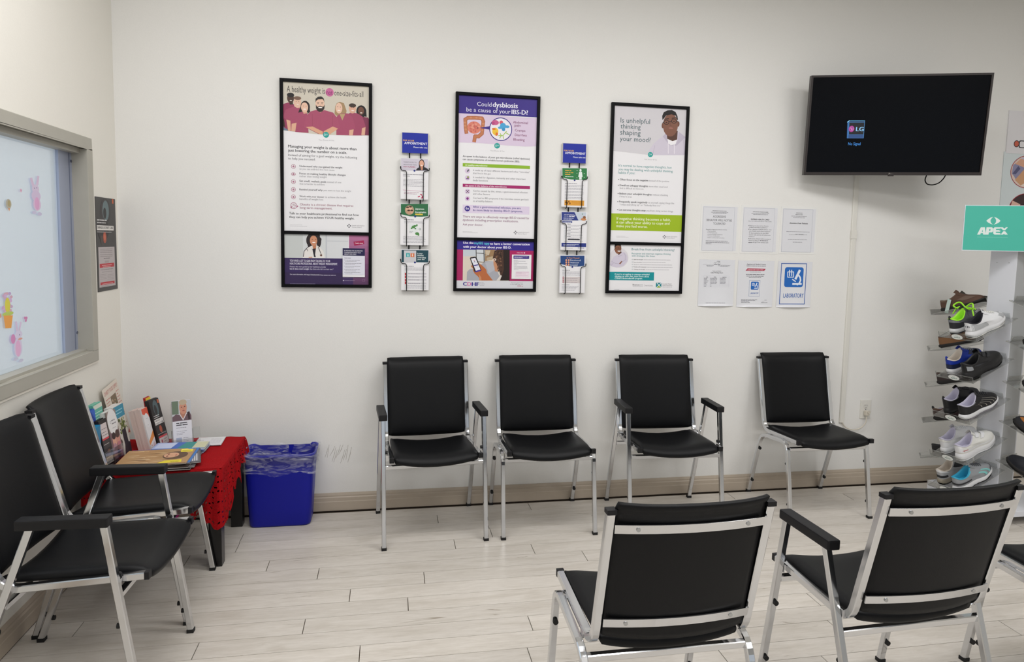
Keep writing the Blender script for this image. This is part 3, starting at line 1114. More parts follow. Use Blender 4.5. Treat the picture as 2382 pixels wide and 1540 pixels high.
k.ring(152, 908, 22, 22, .14, 'a8627e').ring(152, 908, 13, 13, .14, 'a8627e').line([(152, 908), (152, 898)], 2.5, '9a5070').line([(152, 908), (160, 908)], 2.5, '9a5070').poly([(172, 905), (184, 912), (172, 920)], 'a8627e').poly([(128, 918), (140, 912), (138, 928)], 'a8627e')
k.dash(128, 1036, 208, 3, 'b5b3b8').dash(128, 1044, 240, 3, 'b5b3b8')
partner(k, 519, 1042, 9, 539, 621)
k.build('printed_text', up)
k = wall_ink((650, 530, 10.265), .011)
k.rect(80, 90, 1660, 735, 'd5d7da').rect(84, 95, 560, 720, 'c6cac9').rect(560, 95, 1100, 720, 'd2d5d6').rect(1100, 95, 1140, 720, 'c3c6cc').rect(1140, 305, 1660, 322, 'c3c6cb').rect(1640, 130, 1662, 735, 'e2e0e6')
for i in range(9):
    f = i / 8
    k.rect(1660, 150 + i * 140, 2185, 150 + (i + 1) * 140, '%02x%02x%02x' % (int(178 - 86 * f), int(112 - 54 * f), int(150 - 56 * f)))
k.rect(88, 712, 1512, 1420, '38295a').rect(88, 1060, 1512, 1420, '35274f').rect(1512, 1175, 1760, 1420, '3f2c5c')
for a in ((815, 250, 150, 150), (700, 300, 60, 120), (940, 330, 58, 130), (725, 420, 52, 48), (930, 430, 45, 42), (860, 190, 110, 75), (670, 290, 30, 20), (985, 280, 20, 40)):
    k.ell(*a, '2e2628')
k.poly([(555, 712), (600, 540), (700, 460), (780, 425), (890, 415), (970, 470), (1050, 560), (1085, 715)], 'e4e0dc').poly([(770, 390), (882, 390), (872, 520), (820, 530)], 'bd7d5c').ell(815, 305, 88, 122, 'cb8e6e')
k.poly([(785, 500), (870, 490), (852, 640), (872, 700), (828, 700)], '26222a').ell(822, 350, 40, 12, 'f0e4de', 12).ell(785, 272, 15, 7, '3a2622', 8).ell(868, 272, 15, 7, '3a2622', 8)
k.line([(690, 455), (640, 500), (590, 560), (570, 690)], 15, '3a3334').line([(640, 505), (675, 530), (672, 555)], 12, '3a3334').line([(930, 460), (960, 540), (1000, 640)], 15, '3a3334').ell(995, 655, 28, 24, '6a4a3c', 12)
k.line([(800, 430), (760, 520)], 8, 'c9c4c0').line([(890, 425), (930, 520)], 8, 'c9c4c0').poly([(700, 700), (780, 690), (790, 716), (700, 716)], 'cf9a80')
WH = 'dcd9e6'
k.text('YOU HAVE A LOT TO GAIN FROM TALKING TO YOUR', 250, 806, 1212, WH, h=50, bold=.012).text('HEALTHCARE PROFESSIONAL ABOUT WEIGHT MANAGEMENT.', 250, 876, 1388, WH, h=50, bold=.012)
k.text('Patients who were guided by their healthcare provider', 250, 940, 1112, WH, h=34).text('lost 5 times more weight', 250, 994, 708, WH, h=36, bold=.02).text('than those who did it on their own.*', 725, 1000, 1290, WH, h=34)
k.text('For more information, visit', 255, 1124, 640, WH, h=30).text('https://obesitycanada.ca', 652, 1132, 1000, WH, h=30).dash(1003, 1136, 1362, 22, 'bfb9cc').dash(255, 1336, 855, 9, 'a49dba')
k.poly([(1768, 330), (2014, 300), (2026, 388), (1788, 430)], 'a0204f').text('TAKE ONE', 1802, 385, 1995, 'eed6e0', h=30, bold=.01)
k.ell(1528, 1258, 13, 13, 'd8d0de').dash(1550, 1262, 1800, 9, 'b3a6be').dash(1515, 1196, 1780, 7, '9d8fae').frame(1980, 1225, 2040, 1282, .0006, 'b090b0')
k.build('printed_picture', lo)


def leaflet_pad(x0, y0, x1, y1, crop, parent):
    """pad of tear-off sheets fixed to the lower sheet; each pad a few sheets with curling ends"""
    a, b = bpx(crop[0] + x0 / crop[2], crop[1] + y0 / crop[2], .011), bpx(crop[0] + x1 / crop[2], crop[1] + y1 / crop[2], .011)
    m = MB()
    for i in range(4):
        def f(u, v, i=i):
            return (a.x + (b.x - a.x) * u, BACK - .0113 - .0012 * (i + 1) - (.003 * (1 - v) ** 3 * (.4 + .6 * u) if i == 1 else 0), b.z + (a.z - b.z) * v + .0012 * i * (1 - v))
        m.grid(f, 4, 6, smooth=False)
    m.box2((a.x, BACK - .0160, b.z + .004), (b.x, BACK - .0112, a.z))
    return m.build('leaflet_pad', M_PAPER, parent), .0165


pad_, off = leaflet_pad(1510, 485, 2040, 1178, (650, 530, 10.265), t)
k = wall_ink((650, 530, 10.265), off)
k.rect(1510, 485, 2040, 662, '22204a').text('BE PREPARED FOR AN EFFECTIVE', 1548, 560, 1985, 'e2e0ea', h=28, bold=.01).text('CONVERSATION ABOUT YOUR', 1548, 604, 1940, 'e2e0ea', h=28, bold=.01).text('WEIGHT LOSS GOALS.', 1548, 645, 1838, 'e2e0ea', h=28, bold=.01)
k.rect(1510, 664, 2040, 1120, 'dcdce8')
k.dash(1550, 724, 1705, 16, '55535f')
for y in (775, 848, 925, 1000, 1070):
    k.ell(1555, y - 8, 6, 6, '55535f', 8).dash(1572, y, 1930 + (y % 5) * 10, 14, '77757f').dash(1572, y + 30, 1700 + (y * 7 % 9) * 20, 12, '8a8892')
k.build('printed_text', pad_)

# ---- second poster: dysbiosis
t, up, lo = framed_poster(.340, 1.201, 'tall black framed poster with a purple heading and a gut drawing, middle of the three')
k = wall_ink((1040, 200, 3.078), .011)
PU, PL2, WN = '3a2a86', 'd9c8de', '7c2f62'
k.rect(74, 56, 649, 194, PU).poly([(74, 194), (650, 232), (645, 432), (560, 434), (430, 426), (250, 410), (72, 404)], PL2)
k.rect(74, 56, 649, 194, PU)
k.text('Could', 215, 143, 318, 'e6e4f2').text('dysbiosis', 327, 150, 505, 'eceaf6', bold=.016).text('be a cause of your', 138, 182, 453, 'e6e4f2').text('IBS-D?', 462, 201, 578, 'eceaf6', bold=.016)
for q in ([(138, 335), (133, 300), (130, 240), (150, 228), (200, 228), (250, 232), (259, 255), (254, 300), (250, 340), (225, 362), (200, 360), (194, 396)],):
    k.line(q, 26, 'a9623f').line(q, 17, 'c07a55')
for x, y in ((128, 262), (130, 285), (133, 310), (258, 270), (255, 295), (252, 318), (170, 226), (210, 227), (240, 232)):
    k.ell(x, y, 9, 7, 'cd8c66', 8)
k.ell(194, 298, 50, 44, 'd9826e')
for i in range(16):
    a = i * 2.4
    r_ = 6 + 2.3 * i
    k.ell(194 + r_ * math.cos(a), 298 + r_ * .88 * math.sin(a), 9, 6, ('cd6c62', 'e39a86', 'c4645c')[i % 3], 8, rot=a)
k.ell(220, 300, 4, 4, '5c2a3a', 8).poly([(232, 300), (305, 288), (305, 313)], PU)
k.ell(384, 310, 82, 84, PU, 32).ell(384, 310, 76, 78, 'ece8f0', 32)
for a in ((345, 262, 26, 18, 'c95a8e'), (330, 268, 12, 12, 'b8487f'), (388, 262, 13, 15, 'd95a6a'), (400, 288, 22, 24, '4aa3d6'), (430, 292, 17, 10, '4aa3d6'), (378, 299, 13, 9, '4aa3d6'), (404, 312, 12, 12, '3c92c8'), (345, 325, 22, 26, 'f0c63c'), (350, 340, 16, 16, 'eac040'), (334, 308, 14, 7, 'e0702c'), (355, 345, 9, 12, 'e0702c')):
    k.ell(*a)
for q in ([(368, 356), (400, 355), (425, 325)], [(400, 355), (404, 378)], [(418, 334), (446, 350)], [(380, 340), (388, 356), (376, 374)]):
    k.line(q, 5, '9fc54a')
for s_, x0, y, x1 in (('Abdominal', 472, 268, 578), ('pain', 483, 290, 525), ('Cramps', 486, 325, 560), ('Diarrhea', 485, 358, 570), ('Bloating', 475, 391, 555)):
    k.text(s_, x0, y, x1, WN, bold=.006)
dy_mark(k, 358, 428, 20, 346, 371, 434, 310, 410, 467)
k.text('An upset in the balance of your gut microbiome (called dysbiosis)', 112, 508, 592, DARK, bold=.008).text('can cause symptoms of irritable bowel syndrome (IBS).', 112, 530, 520, DARK, bold=.008)
k.rect(112, 552, 594, 576, '8cb52c').text('A healthy microbiome:', 130, 571, 290, 'eef4dc', bold=.012)
k.rect(112, 700, 594, 722, 'a32668').text('An upset in the balance of the microbiome:', 130, 718, 428, 'f2dce8', bold=.012)
for y in (608, 658, 755, 806):
    k.ell(146, y, 19, 19, PL2)
k.ell(150, 606, 6, 12, '6d6a74', 10, rot=-.7).ell(150, 654, 7, 8, '8c9a4a', 10).rect(136, 660, 156, 667, '7a4a86').line([(136, 745), (157, 766)], 4, '55304f').line([(157, 745), (136, 766)], 4, '55304f').ell(146, 806, 9, 9, '7a2f86').ell(151, 802, 4, 4, 'a32668', 8)
for s_, x1, y in (('Is made up of many different bacteria and other \u201cmicrobes\u201d', 593, 608), ('that live in the gut', 312, 630), ('Is needed for digestion, immunity and other important', 562, 659), ('body functions', 292, 681),
                  ('Can be caused by diet, stress, a gastrointestinal infection', 577, 756), ('and other factors', 306, 778), ('Can lead to IBS symptoms if the microbes cannot get back', 585, 807), ('to a healthy balance', 325, 829)):
    k.text(s_, 185, y, x1, '77757c')
k.rect(112, 850, 590, 908, 'dccfe4').ell(145, 878, 20, 20, PU).text('6x', 133, 884, 158, 'eceaf6', bold=.01)
k.text('After a gastrointestinal infection, you are', 185, 872, 527, PU, bold=.010).text('6x more likely to develop IBS-D symptoms.', 185, 895, 541, PU, bold=.010)
k.text('There are ways to effectively manage IBS-D caused by', 112, 941, 587, WN).text('dysbiosis including prescription medications.', 112, 966, 510, WN).text('Ask your doctor.', 112, 998, 258, WN)
k.dash(112, 1043, 180, 3, 'b5b3b8').dash(112, 1050, 220, 3, 'b5b3b8')
partner(k, 490, 1050, 9, 508, 588)
k.build('printed_picture', up)
k = wall_ink((1050, 545, 11.0), .011)
MG = 'a8215f'
k.rect(135, 385, 2140, 1190, MG).rect(135, 100, 2145, 388, '33288a').rect(300, 392, 1490, 1182, 'd6cdc2').rect(300, 392, 640, 560, 'c3cbd2').rect(640, 392, 860, 690, 'cfd4d8').rect(300, 560, 640, 1182, 'd9cdbf')
k.poly([(860, 395), (1120, 395), (1090, 640), (860, 690)], '9a7a58').poly([(870, 410), (1000, 410), (960, 540), (880, 560)], 'c9b8a0').poly([(900, 600), (1060, 560), (1060, 660), (900, 670)], 'b9a58a')
k.line([(632, 395), (640, 690)], 18, '3c3a38').line([(640, 480), (840, 492)], 16, '3c3a38').line([(832, 395), (840, 715)], 22, '3c3a38').line([(660, 700), (840, 715)], 14, '4a4844').line([(850, 520), (1000, 560)], 10, '5a5248')
k.poly([(390, 1182), (400, 960), (470, 890), (600, 870), (880, 690), (1060, 690), (1280, 1182)], 'a6a7b0').poly([(860, 720), (1060, 690), (1130, 900), (960, 1000)], 'b5b6be')
k.poly([(1075, 660), (1160, 740), (1210, 900), (1180, 960), (1115, 945), (1100, 840), (1080, 790)], 'c28a68')
k.poly([(1100, 430), (1170, 395), (1490, 395), (1490, 1182), (1150, 1182), (1250, 1030), (1210, 900), (1150, 740), (1060, 620), (1080, 520)], '4a3228')
rh = random.Random(9)
for i in range(46):
    x, y = rh.uniform(1110, 1300), rh.uniform(410, 1150)
    if x > 1090 + max(0, y - 600) * .28:
        k.ell(x, y, rh.uniform(10, 22), rh.uniform(14, 30), rh.choice(['6a4a38', '3a2620', '7d5a44', '2f201c']), 8)
k.poly([(1330, 395), (1490, 395), (1490, 1182), (1260, 1182), (1340, 900)], '241a18').ell(1100, 650, 45, 34, 'e6d8cc', 12).ell(1100, 655, 26, 18, '8a5a48', 10)
k.poly([(1150, 1182), (1250, 1040), (1290, 1060), (1240, 1182)], 'd9d4d0')
k.poly([(700, 740), (790, 800), (890, 900), (910, 990), (1060, 1182), (760, 1182), (680, 1080), (600, 1010), (550, 930), (560, 880), (500, 820), (505, 795), (580, 800)], 'b5683f').poly([(700, 1010), (760, 1100), (770, 1182), (715, 1182)], 'c98a62')
k.poly([(472, 612), (490, 590), (610, 572), (640, 590), (768, 915), (750, 940), (615, 972), (590, 955)], '1f1d22').poly([(497, 624), (612, 602), (745, 900), (625, 935)], 'e4e4ee').ell(582, 668, 14, 14, 'd98a90', 10).ell(592, 700, 12, 9, '3a2a50', 10)
k.poly([(568, 792), (680, 768), (692, 790), (578, 815)], PU).poly([(602, 945), (745, 903), (762, 935), (622, 975)], '4a3a9a').line([(555, 735), (655, 715)], 5, 'b0aec0').line([(600, 840), (690, 820)], 5, 'b0aec0').line([(610, 870), (700, 850)], 5, 'b0aec0')
WT = 'eeeaf6'
k.text('Use the', 302, 243, 565, WT, bold=.02).text('myIBS app', 585, 255, 970, '5cc6d6', bold=.012).text('to have a better conversation', 990, 266, 2002, WT, bold=.02).text('with your doctor about your IBS-D.', 302, 345, 1532, WT, bold=.02)
k.rect(135, 1180, 2140, 1440, 'd6d7dd')
k.text('C', 302, 1315, 390, '2f2a86', h=95, bold=.05).text('D', 412, 1318, 505, 'c95aa0', h=95, bold=.03).text('HF', 525, 1322, 705, '2f2a86', h=95, bold=.05)
for y in (1235, 1260, 1290, 1318):
    k.dash(725, y, 848 - (y % 3) * 12, 12, '9a98a4')
k.text('For more information', 1530, 1252, 1830, '55535c').text('on the myIBS app, visit', 1506, 1288, 1830, '55535c').text('CDHF.ca', 1682, 1338, 1830, MG, bold=.01)
k.text('TAKE ONE', 1672, 485, 1830, 'f2dce8', bold=.012).ell(1868, 475, 18, 18, 'f2dce8').ell(1868, 475, 8, 8, MG)
k.build('printed_picture', lo)
pad_, off = leaflet_pad(1548, 518, 2030, 1150, (1050, 545, 11.0), t)
k = wall_ink((1050, 545, 11.0), off)
k.rect(1592, 545, 1990, 625, '35257e').dash(1610, 580, 1950, 16, 'dcd8ec').dash(1610, 604, 1820, 16, 'dcd8ec')
k.rect(1640, 950, 1990, 1095, 'e8d9e4')
for y, x1 in ((662, 1700), (690, 1900), (725, 1720), (750, 1940), (785, 1680), (818, 1940), (842, 1950), (875, 1950), (905, 1720)):
    k.dash(1598, y, x1, 11, '9a98a2')
for y, x1 in ((970, 1980), (990, 1800), (1020, 1900), (1062, 1960)):
    k.dash(1655, y, x1, 10, 'b58aa6')
k.build('printed_text', pad_)

# ---- third poster: unhelpful thinking
t, up, lo = framed_poster(1.204, 1.195, 'tall black framed poster of a man in glasses and a hoodie, right of the three')
TE, TK = '3c8f90', '3e5a60'
k = wall_ink((1400, 220, 3.209), .011)
k.poly([(94, 74), (642, 110), (628, 452), (450, 452), (330, 448), (200, 432), (80, 420)], 'd2cfd4')
k.poly([(350, 452), (354, 410), (390, 362), (450, 312), (490, 278), (575, 278), (628, 318), (636, 452)], 'cfc8d6')
k.poly([(455, 312), (490, 278), (500, 350), (535, 385), (500, 375)], 'bdb5c6').poly([(575, 278), (625, 318), (560, 380), (535, 385), (565, 345)], 'bdb5c6')
k.poly([(490, 330), (560, 330), (552, 368), (515, 378), (495, 365)], 'eeecf0').poly([(482, 275), (566, 270), (562, 335), (528, 348), (488, 330)], '55382d')
k.ell(455, 232, 9, 20, '70493a').ell(571, 220, 9, 20, '70493a').ell(512, 228, 56, 86, '805645')
k.poly([(452, 190), (450, 160), (462, 132), (490, 118), (522, 115), (550, 130), (564, 160), (568, 190), (560, 188), (552, 158), (520, 148), (480, 156), (462, 180)], '1a1515')
k.ring(482, 207, 21, 18, .22, '1d1a1a').ring(538, 199, 20, 18, .22, '1d1a1a').line([(503, 203), (517, 201)], 4, '1d1a1a').line([(461, 206), (453, 212)], 4, '1d1a1a').line([(558, 197), (567, 200)], 4, '1d1a1a')
k.ell(482, 208, 6, 4, '2a1c18', 8).ell(538, 200, 6, 4, '2a1c18', 8).line([(468, 184), (498, 180)], 5, '241a18').line([(523, 177), (554, 174)], 5, '241a18').line([(512, 205), (508, 232), (520, 233)], 3, '6a4538').ell(515, 251, 17, 6, 'a06a60', 10)
k.line([(495, 350), (495, 440)], 4, 'efeaf2').line([(541, 372), (540, 442)], 4, 'efeaf2').line([(395, 380), (380, 450)], 3, 'b9b1c2').line([(610, 340), (618, 450)], 3, 'b9b1c2')
k.text('Is unhelpful', 139, 208, 359, TK).text('thinking', 139, 252, 289, TK).text('shaping', 136, 299, 289, TK).text('your mood?', 134, 345, 364, TK)
dy_mark(k, 362, 448, 19, 351, 374, 454, 316, 410, 487)
k.text("It's normal to have negative thoughts, but", 124, 537, 521, TE).text('you may be dealing with unhelpful thinking', 124, 565, 529, TE).text('habits if you:', 122, 590, 247, TE)
for y, a, x0, x1, b_, bx, c_, cx in ((640, 'Often focus on the negative', 135, 347, 'instead of the positive', 502, None, 0), (683, 'Dwell on unhappy thoughts', 133, 343, 'more than usual and', 490, 'find it difficult to move on', 310),
                                     (745, 'Believe your unhelpful thoughts', 131, 371, 'without checking', 493, "if they're true", 222), (805, 'Frequently speak negatively', 129, 340, 'to yourself, saying things like', 540, '\u201cI mess everything up\u201d or \u201cNobody likes me\u201d', 440),
                                     (866, 'Let extreme thoughts stop', 127, 326, 'you from doing certain things', 532, None, 0)):
    k.ell(x0 - 10, y - 6, 3.5, 3.5, '3f3f44', 8).text(a, x0, y, x1, '3f3f44', bold=.012).text(b_, x1 + 6, y, bx, GREY, yx=x0)
    if c_:
        k.text(c_, x0, y + 21, cx, GREY)
k.rect(64, 886, 604, 1012, '9cb81e').text('If negative thinking becomes a habit,', 110, 934, 514, 'f0f4d8', bold=.006).text('it can affect your ability to cope and', 108, 962, 505, 'f0f4d8', bold=.006).text('make you feel worse.', 108, 990, 340, 'f0f4d8', bold=.006)
k.dash(108, 1058, 175, 3, 'b5b3b8').dash(108, 1065, 200, 3, 'b5b3b8')
partner(k, 467, 1062, 9, 484, 562)
k.build('printed_picture', up)
k = wall_ink((1400, 560, 11.845), .011)
k.ell(470, 470, 262, 275, 'dad6dc', 32)
k.poly([(215, 660), (270, 540), (330, 440), (420, 390), (540, 305), (640, 325), (700, 420), (712, 550), (600, 690), (400, 738), (280, 712)], 'cfc8d8').poly([(430, 330), (530, 290), (545, 330), (460, 395)], '55382d')
k.ell(360, 235, 16, 34, '70493a').ell(445, 220, 92, 142, '8a5a44').poly([(345, 185), (355, 105), (440, 58), (515, 90), (535, 175), (505, 140), (440, 118), (385, 150), (365, 200)], '1c1614')
k.ring(415, 205, 36, 28, .25, '1d1a1a').ring(490, 192, 34, 28, .25, '1d1a1a').line([(375, 208), (355, 222)], 8, '1d1a1a').ell(475, 282, 45, 22, 'f0e8e4', 14).ell(470, 262, 52, 9, '5a3428', 10)
k.poly([(468, 632), (540, 558), (562, 572), (512, 645)], '8a5a44')
for q in ([(270, 560), (320, 610), (260, 680)], [(440, 440), (540, 405)], [(330, 610), (470, 640)], [(600, 330), (650, 400), (640, 520)], [(560, 580), (660, 520)]):
    k.line(q, 8, 'aaa2b6')
k.text('Break free from unhelpful thinking!', 820, 262, 2000, '2f7f86').text('Recognize and interrupt negative thinking', 822, 372, 1892, TE).text('with strategies like these:', 822, 436, 1465, TE)
for y, a, x1, x2 in ((528, 'Label the thoughts', 1140, 1890), (600, 'Pause the pattern', 1112, 1755), (664, 'Take action now', 1030, 1935), (732, 'Practise self-compassion', 1228, 1945), (800, 'Challenge the thoughts', 1195, 1850)):
    k.ring(838, y - 12, 13, 13, .3, '6d8f92', 10).text(a, 872, y, x1, '66646a', bold=.008).dash(x1 + 20, y, x2, 17, 'aaa8ae')
k.rect(200, 856, 1442, 1085, '0f8f97').text("If you're struggling to manage unhelpful", 356, 940, 1310, 'e4f4f4', bold=.008).text('thinking on your own, learn more about', 356, 998, 1300, 'e4f4f4', bold=.008).text("CMHA's BounceBack\u00ae program.", 356, 1054, 1120, 'e4f4f4', bold=.012)
k.text('Bounce', 848, 1232, 1015, '4a4850', bold=.012).text('BACK', 1018, 1234, 1130, '8a8890', bold=-.004).rect(1168, 1195, 1172, 1265, '9a98a0').text('NATIONAL', 1195, 1252, 1410, '8a8890', bold=-.004).dash(848, 1265, 1130, 12, '9a98a0')
k.rect(1492, 1155, 1642, 1290, '16808a').poly([(1490, 1292), (1642, 1292), (1568, 1238)], '8fb532').line([(1520, 1165), (1570, 1225), (1630, 1285)], 16, 'e6f0f0').line([(1636, 1160), (1570, 1228), (1498, 1290)], 14, 'e6f0f0')
k.text('Canadian Mental', 1668, 1202, 1915, '77757c').text('Health Association', 1668, 1244, 1936, '77757c').text('Mental health for all', 1668, 1285, 1930, '8f8d94').dash(345, 1346, 480, 9, 'a5a3a9')
k.build('printed_picture', lo)
# ------------------------------------------------------------------ wire leaflet racks with leaflets
M_WIRE = mat('black_wire', '060608', rough=0.5, spec=.2)
M_EDGE = mat('sign_edge', 'c9c8c4', rough=0.4)


def rack(crop, hdr, pads, wires, backx, texts, label):
    """header sign, two back wires and three pockets of bent wire; the leaflets in them are things of their own"""
    def q(x, y, off):
        return bpx(crop[0] + x / crop[2], crop[1] + y / crop[2], off)
    a, b = q(hdr[0], hdr[1], .016), q(hdr[2], hdr[3], .016)
    t = empty('leaflet_rack', ((a.x + b.x) / 2, BACK, q(200, pads[2][3], .01).z), label, 'leaflet rack', 'wire leaflet racks')
    sign = MB().box2((a.x, BACK - .016, b.z), (b.x, BACK - .004, a.z)).build('header_sign', M_EDGE, t, bevel=.0015)
    k = Ink((0, BACK - .016, 0), BX, BZ, BN, crop=crop)
    k.rect(hdr[0] + 4, hdr[1] + 4, hdr[2] - 4, hdr[3] - 8, '1b2c9c')
    for s_, x0, y, x1, c_, bo in texts:
        k.text(s_, x0, y, x1, c_, bold=bo)
    k.build('printed_text', sign)
    zt, zb = q(backx[0], hdr[3] - 30, .006).z, q(backx[0], pads[2][3] - 30, .006).z
    for bx in backx:
        X = q(bx, (hdr[3] + pads[0][3]) / 2, .006).x
        MB().wire([(X, BACK - .006, zt), (X, BACK - .006, zb)], .0032, 7).build('back_wire', M_WIRE, t)
    for (lt, rt, bot), (px0, py0, px1, py1) in zip(wires, pads):
        zb = q(lt[2][0], bot, .03).z
        m = []
        for side, s in ((lt, -1), (rt, 1)):
            pts = [q(*p, .030) for p in side]
            p0 = pts[0]
            path = [Vector((p0.x, BACK - .005, p0.z - .012)), Vector((p0.x + s * .002, BACK - .016, p0.z - .001)), p0] + pts[1:]
            path.append(Vector((pts[-1].x, BACK - .030, zb)))
            path.append(Vector((pts[-1].x, BACK - .004, zb - .004)))
            MB().wire(fillet(path, .008, 4), .0020, 7).build('pocket_wire', M_WIRE, t)
    return q


def leaflets(crop, box, draw, label, group, n=9):
    """a stack of leaflets standing in a rack pocket, the front one printed"""
    a = bpx(crop[0] + box[0] / crop[2], crop[1] + box[1] / crop[2], .024)
    b = bpx(crop[0] + box[2] / crop[2], crop[1] + box[3] / crop[2], .024)
    t = empty('leaflet_stack', ((a.x + b.x) / 2, BACK - .016, b.z), label, 'leaflets', group)
    r = random.Random(int(box[1]))
    for i in range(n):
        y = BACK - .010 - i * .0016
        dx, dz = r.uniform(-.002, .002), r.uniform(-.002, .003)
        if i == n - 1:
            dx = dz = 0
        MB().box2((a.x + dx, y - .0013, b.z + dz), (b.x + dx, y, a.z + dz)).build('leaflet', M_PAPER, t)
    k = Ink((0, BACK - .010 - (n - 1) * .0016 - .0013, 0), BX, BZ, BN, crop=crop)
    draw(k)
    k.build('printed_text', t)


R1, R2 = (900, 290, 3.754), (1270, 310, 3.946)
HT = (('FOR YOUR', 142, 143, 238, 'f0b83c', .012), ('APPOINTMENT', 152, 170, 352, 'eeeef6', .012), ('Please take one', 232, 203, 352, 'dfe2f0', .016))
PADS1 = [(122, 290, 360, 655), (120, 690, 362, 1053), (128, 1092, 364, 1445)]


def wl_(y):
    return [(121, y), (123, y + 30), (135, y + 37), (166, y + 40), (172, y + 60)], [(370, y + 18), (368, y + 36), (355, y + 42), (324, y + 46), (319, y + 70)]


W1 = []
for y, bot in ((362, 655), (770, 1054), (1174, 1448)):
    l_, r_ = wl_(y)
    W1.append((l_, r_, bot))
rack(R1, (130, 64, 363, 252), PADS1, W1, (196, 293), HT, 'black wire leaflet rack with a blue header sign, between the first and middle posters')


def d11(k):
    k.rect(124, 292, 358, 398, 'cbc5d2').text("THERE'S MORE TO", 145, 331, 258, '55535f').text('MENOPAUSE THAN', 145, 352, 258, '55535f').text('HOT FLASHES', 145, 372, 248, 'a0245a', bold=.012)
    k.poly([(280, 372), (279, 330), (290, 308), (304, 302), (320, 310), (328, 335), (326, 374)], '2a2020').poly([(250, 400), (268, 378), (300, 366), (338, 374), (358, 388), (358, 400)], '26242a')
    k.poly([(292, 366), (316, 366), (312, 396), (298, 396)], 'c58a70').ell(303, 340, 19, 29, 'dba58c').ell(304, 355, 10, 3.5, 'f2e8e4', 10)
    k.ell(241, 402, 9, 9, '26357e').dash(140, 435, 320, 7, '77757f').dash(140, 450, 200, 7, '77757f')
    for y in (478, 490, 502, 512, 524, 536):
        k.dash(142, y, 300 + y % 30, 6, 'a9a7b0')
    k.line([(140, 570), (330, 585)], 3, 'c98aa8').dash(150, 592, 280, 6, 'b58aa0').dash(150, 604, 260, 6, 'b58aa0')
    for a in ((280, 628, 12, 5, .4), (300, 612, 12, 5, -.6), (312, 628, 12, 6, .9), (306, 640, 10, 4, .1)):
        k.ell(a[0], a[1], a[2], a[3], 'c22a5a', 10, rot=a[4])


def d12(k):
    k.poly([(122, 692), (360, 692), (360, 800), (300, 804), (200, 800), (122, 782)], '2f6a45').ell(197, 746, 40, 41, 'b89a80', 24)
    for a in ((180, 735, 13, 16, 'd9b094'), (206, 730, 13, 16, 'e0b89c'), (190, 762, 13, 15, 'c99a7c'), (216, 762, 12, 15, 'd3a488')):
        k.ell(*a, 12).ell(a[0], a[1] - 13, a[2], 7, '4a342a', 10)
    k.text('Japanese', 248, 742, 325, 'e8efe9', bold=.012).text('Encephalitis', 248, 770, 343, 'e8efe9', bold=.012).rect(247, 777, 313, 789, 'd9c04a').ell(247, 802, 9, 9, '26357e')
    k.dash(150, 832, 235, 7, '55535f').dash(152, 848, 310, 6, 'a9a7b0').dash(152, 858, 330, 6, 'a9a7b0').rect(195, 868, 270, 940, 'dfe4e4')
    for a in ((232, 893, 16, 12), (245, 885, 14, 8), (262, 878, 7, 9), (216, 905, 8, 8), (248, 908, 8, 7), (264, 952, 18, 13), (276, 962, 8, 8)):
        k.ell(*a, '4f8a4a', 10)
    k.ring(288, 911, 10, 10, .3, '5a7f6a').dash(196, 935, 228, 6, 'a9a7b0').dash(196, 945, 222, 6, 'a9a7b0')
    for y in (978, 988, 998, 1008, 1020, 1030):
        k.dash(142, y, 315 + y % 25, 6, 'a9a7b0')


def d13(k):
    k.rect(129, 1093, 363, 1200, '1f4652').rect(149, 1098, 256, 1199, 'c9c9cd').rect(168, 1121, 200, 1156, '35a3a6').rect(206, 1123, 240, 1157, 'd5764a')
    for x, c_ in ((184, 'e6f2f2'), (223, 'f2e2d8')):
        k.ell(x, 1131, 4, 4, c_, 8).rect(x - 4, 1136, x + 4, 1150, c_)
    for s_, x1, y in (('Is your', 312, 1130), ('bladder', 322, 1147), ('controlling', 340, 1165), ('your life?', 330, 1181)):
        k.text(s_, 267, y, x1, 'e2ecec', bold=.012)
    k.ell(245, 1203, 9, 9, '26357e').dash(152, 1238, 235, 7, '77757f')
    for y in (1252, 1262, 1272):
        k.dash(155, y, 330, 6, 'a9a7b0')
    for y in (1293, 1320, 1346, 1378):
        k.rect(182, y, 345, y + 14, 'd2d0d6').dash(186, y + 11, 290, 6, '8a8890')
    for y in (1292, 1318, 1345, 1370):
        k.poly([(156, y), (167, y + 3), (167, y + 24), (156, y + 22)], 'c22a3a')
    for y in (1408, 1418, 1428):
        k.dash(165, y, 340, 6, 'a9a7b0')


LG = 'leaflet stacks in the left wire rack'
leaflets(R1, PADS1[0], d11, 'leaflets with a smiling woman on a lilac heading, top of the left wire rack', LG)
leaflets(R1, PADS1[1], d12, 'leaflets with a green heading and a green world map, left wire rack', LG)
leaflets(R1, PADS1[2], d13, 'leaflets with a dark teal heading and two small icons, bottom of the left wire rack', LG)

HT2 = (('FOR YOUR', 165, 165, 256, 'f0b83c', .012), ('APPOINTMENT', 175, 190, 362, 'eeeef6', .012), ('Please take one', 250, 225, 362, 'dfe2f0', .016))
PADS2 = [(150, 318, 376, 680), (143, 722, 370, 1075), (132, 1122, 353, 1466)]
W2 = []
for y, bot, d in ((392, 681, 0), (800, 1078, -8), (1192, 1470, -14)):
    W2.append(([(150 + d, y), (152 + d, y + 22), (164 + d, y + 28), (190 + d, y + 32), (196 + d, y + 50)], [(383 + d, y + 6), (380 + d, y + 26), (368 + d, y + 32), (340 + d, y + 36), (334 + d, y + 60)], bot))
rack(R2, (154, 87, 374, 277), PADS2, W2, (212, 301), HT2, 'black wire leaflet rack with a blue header sign, between the middle and right posters')


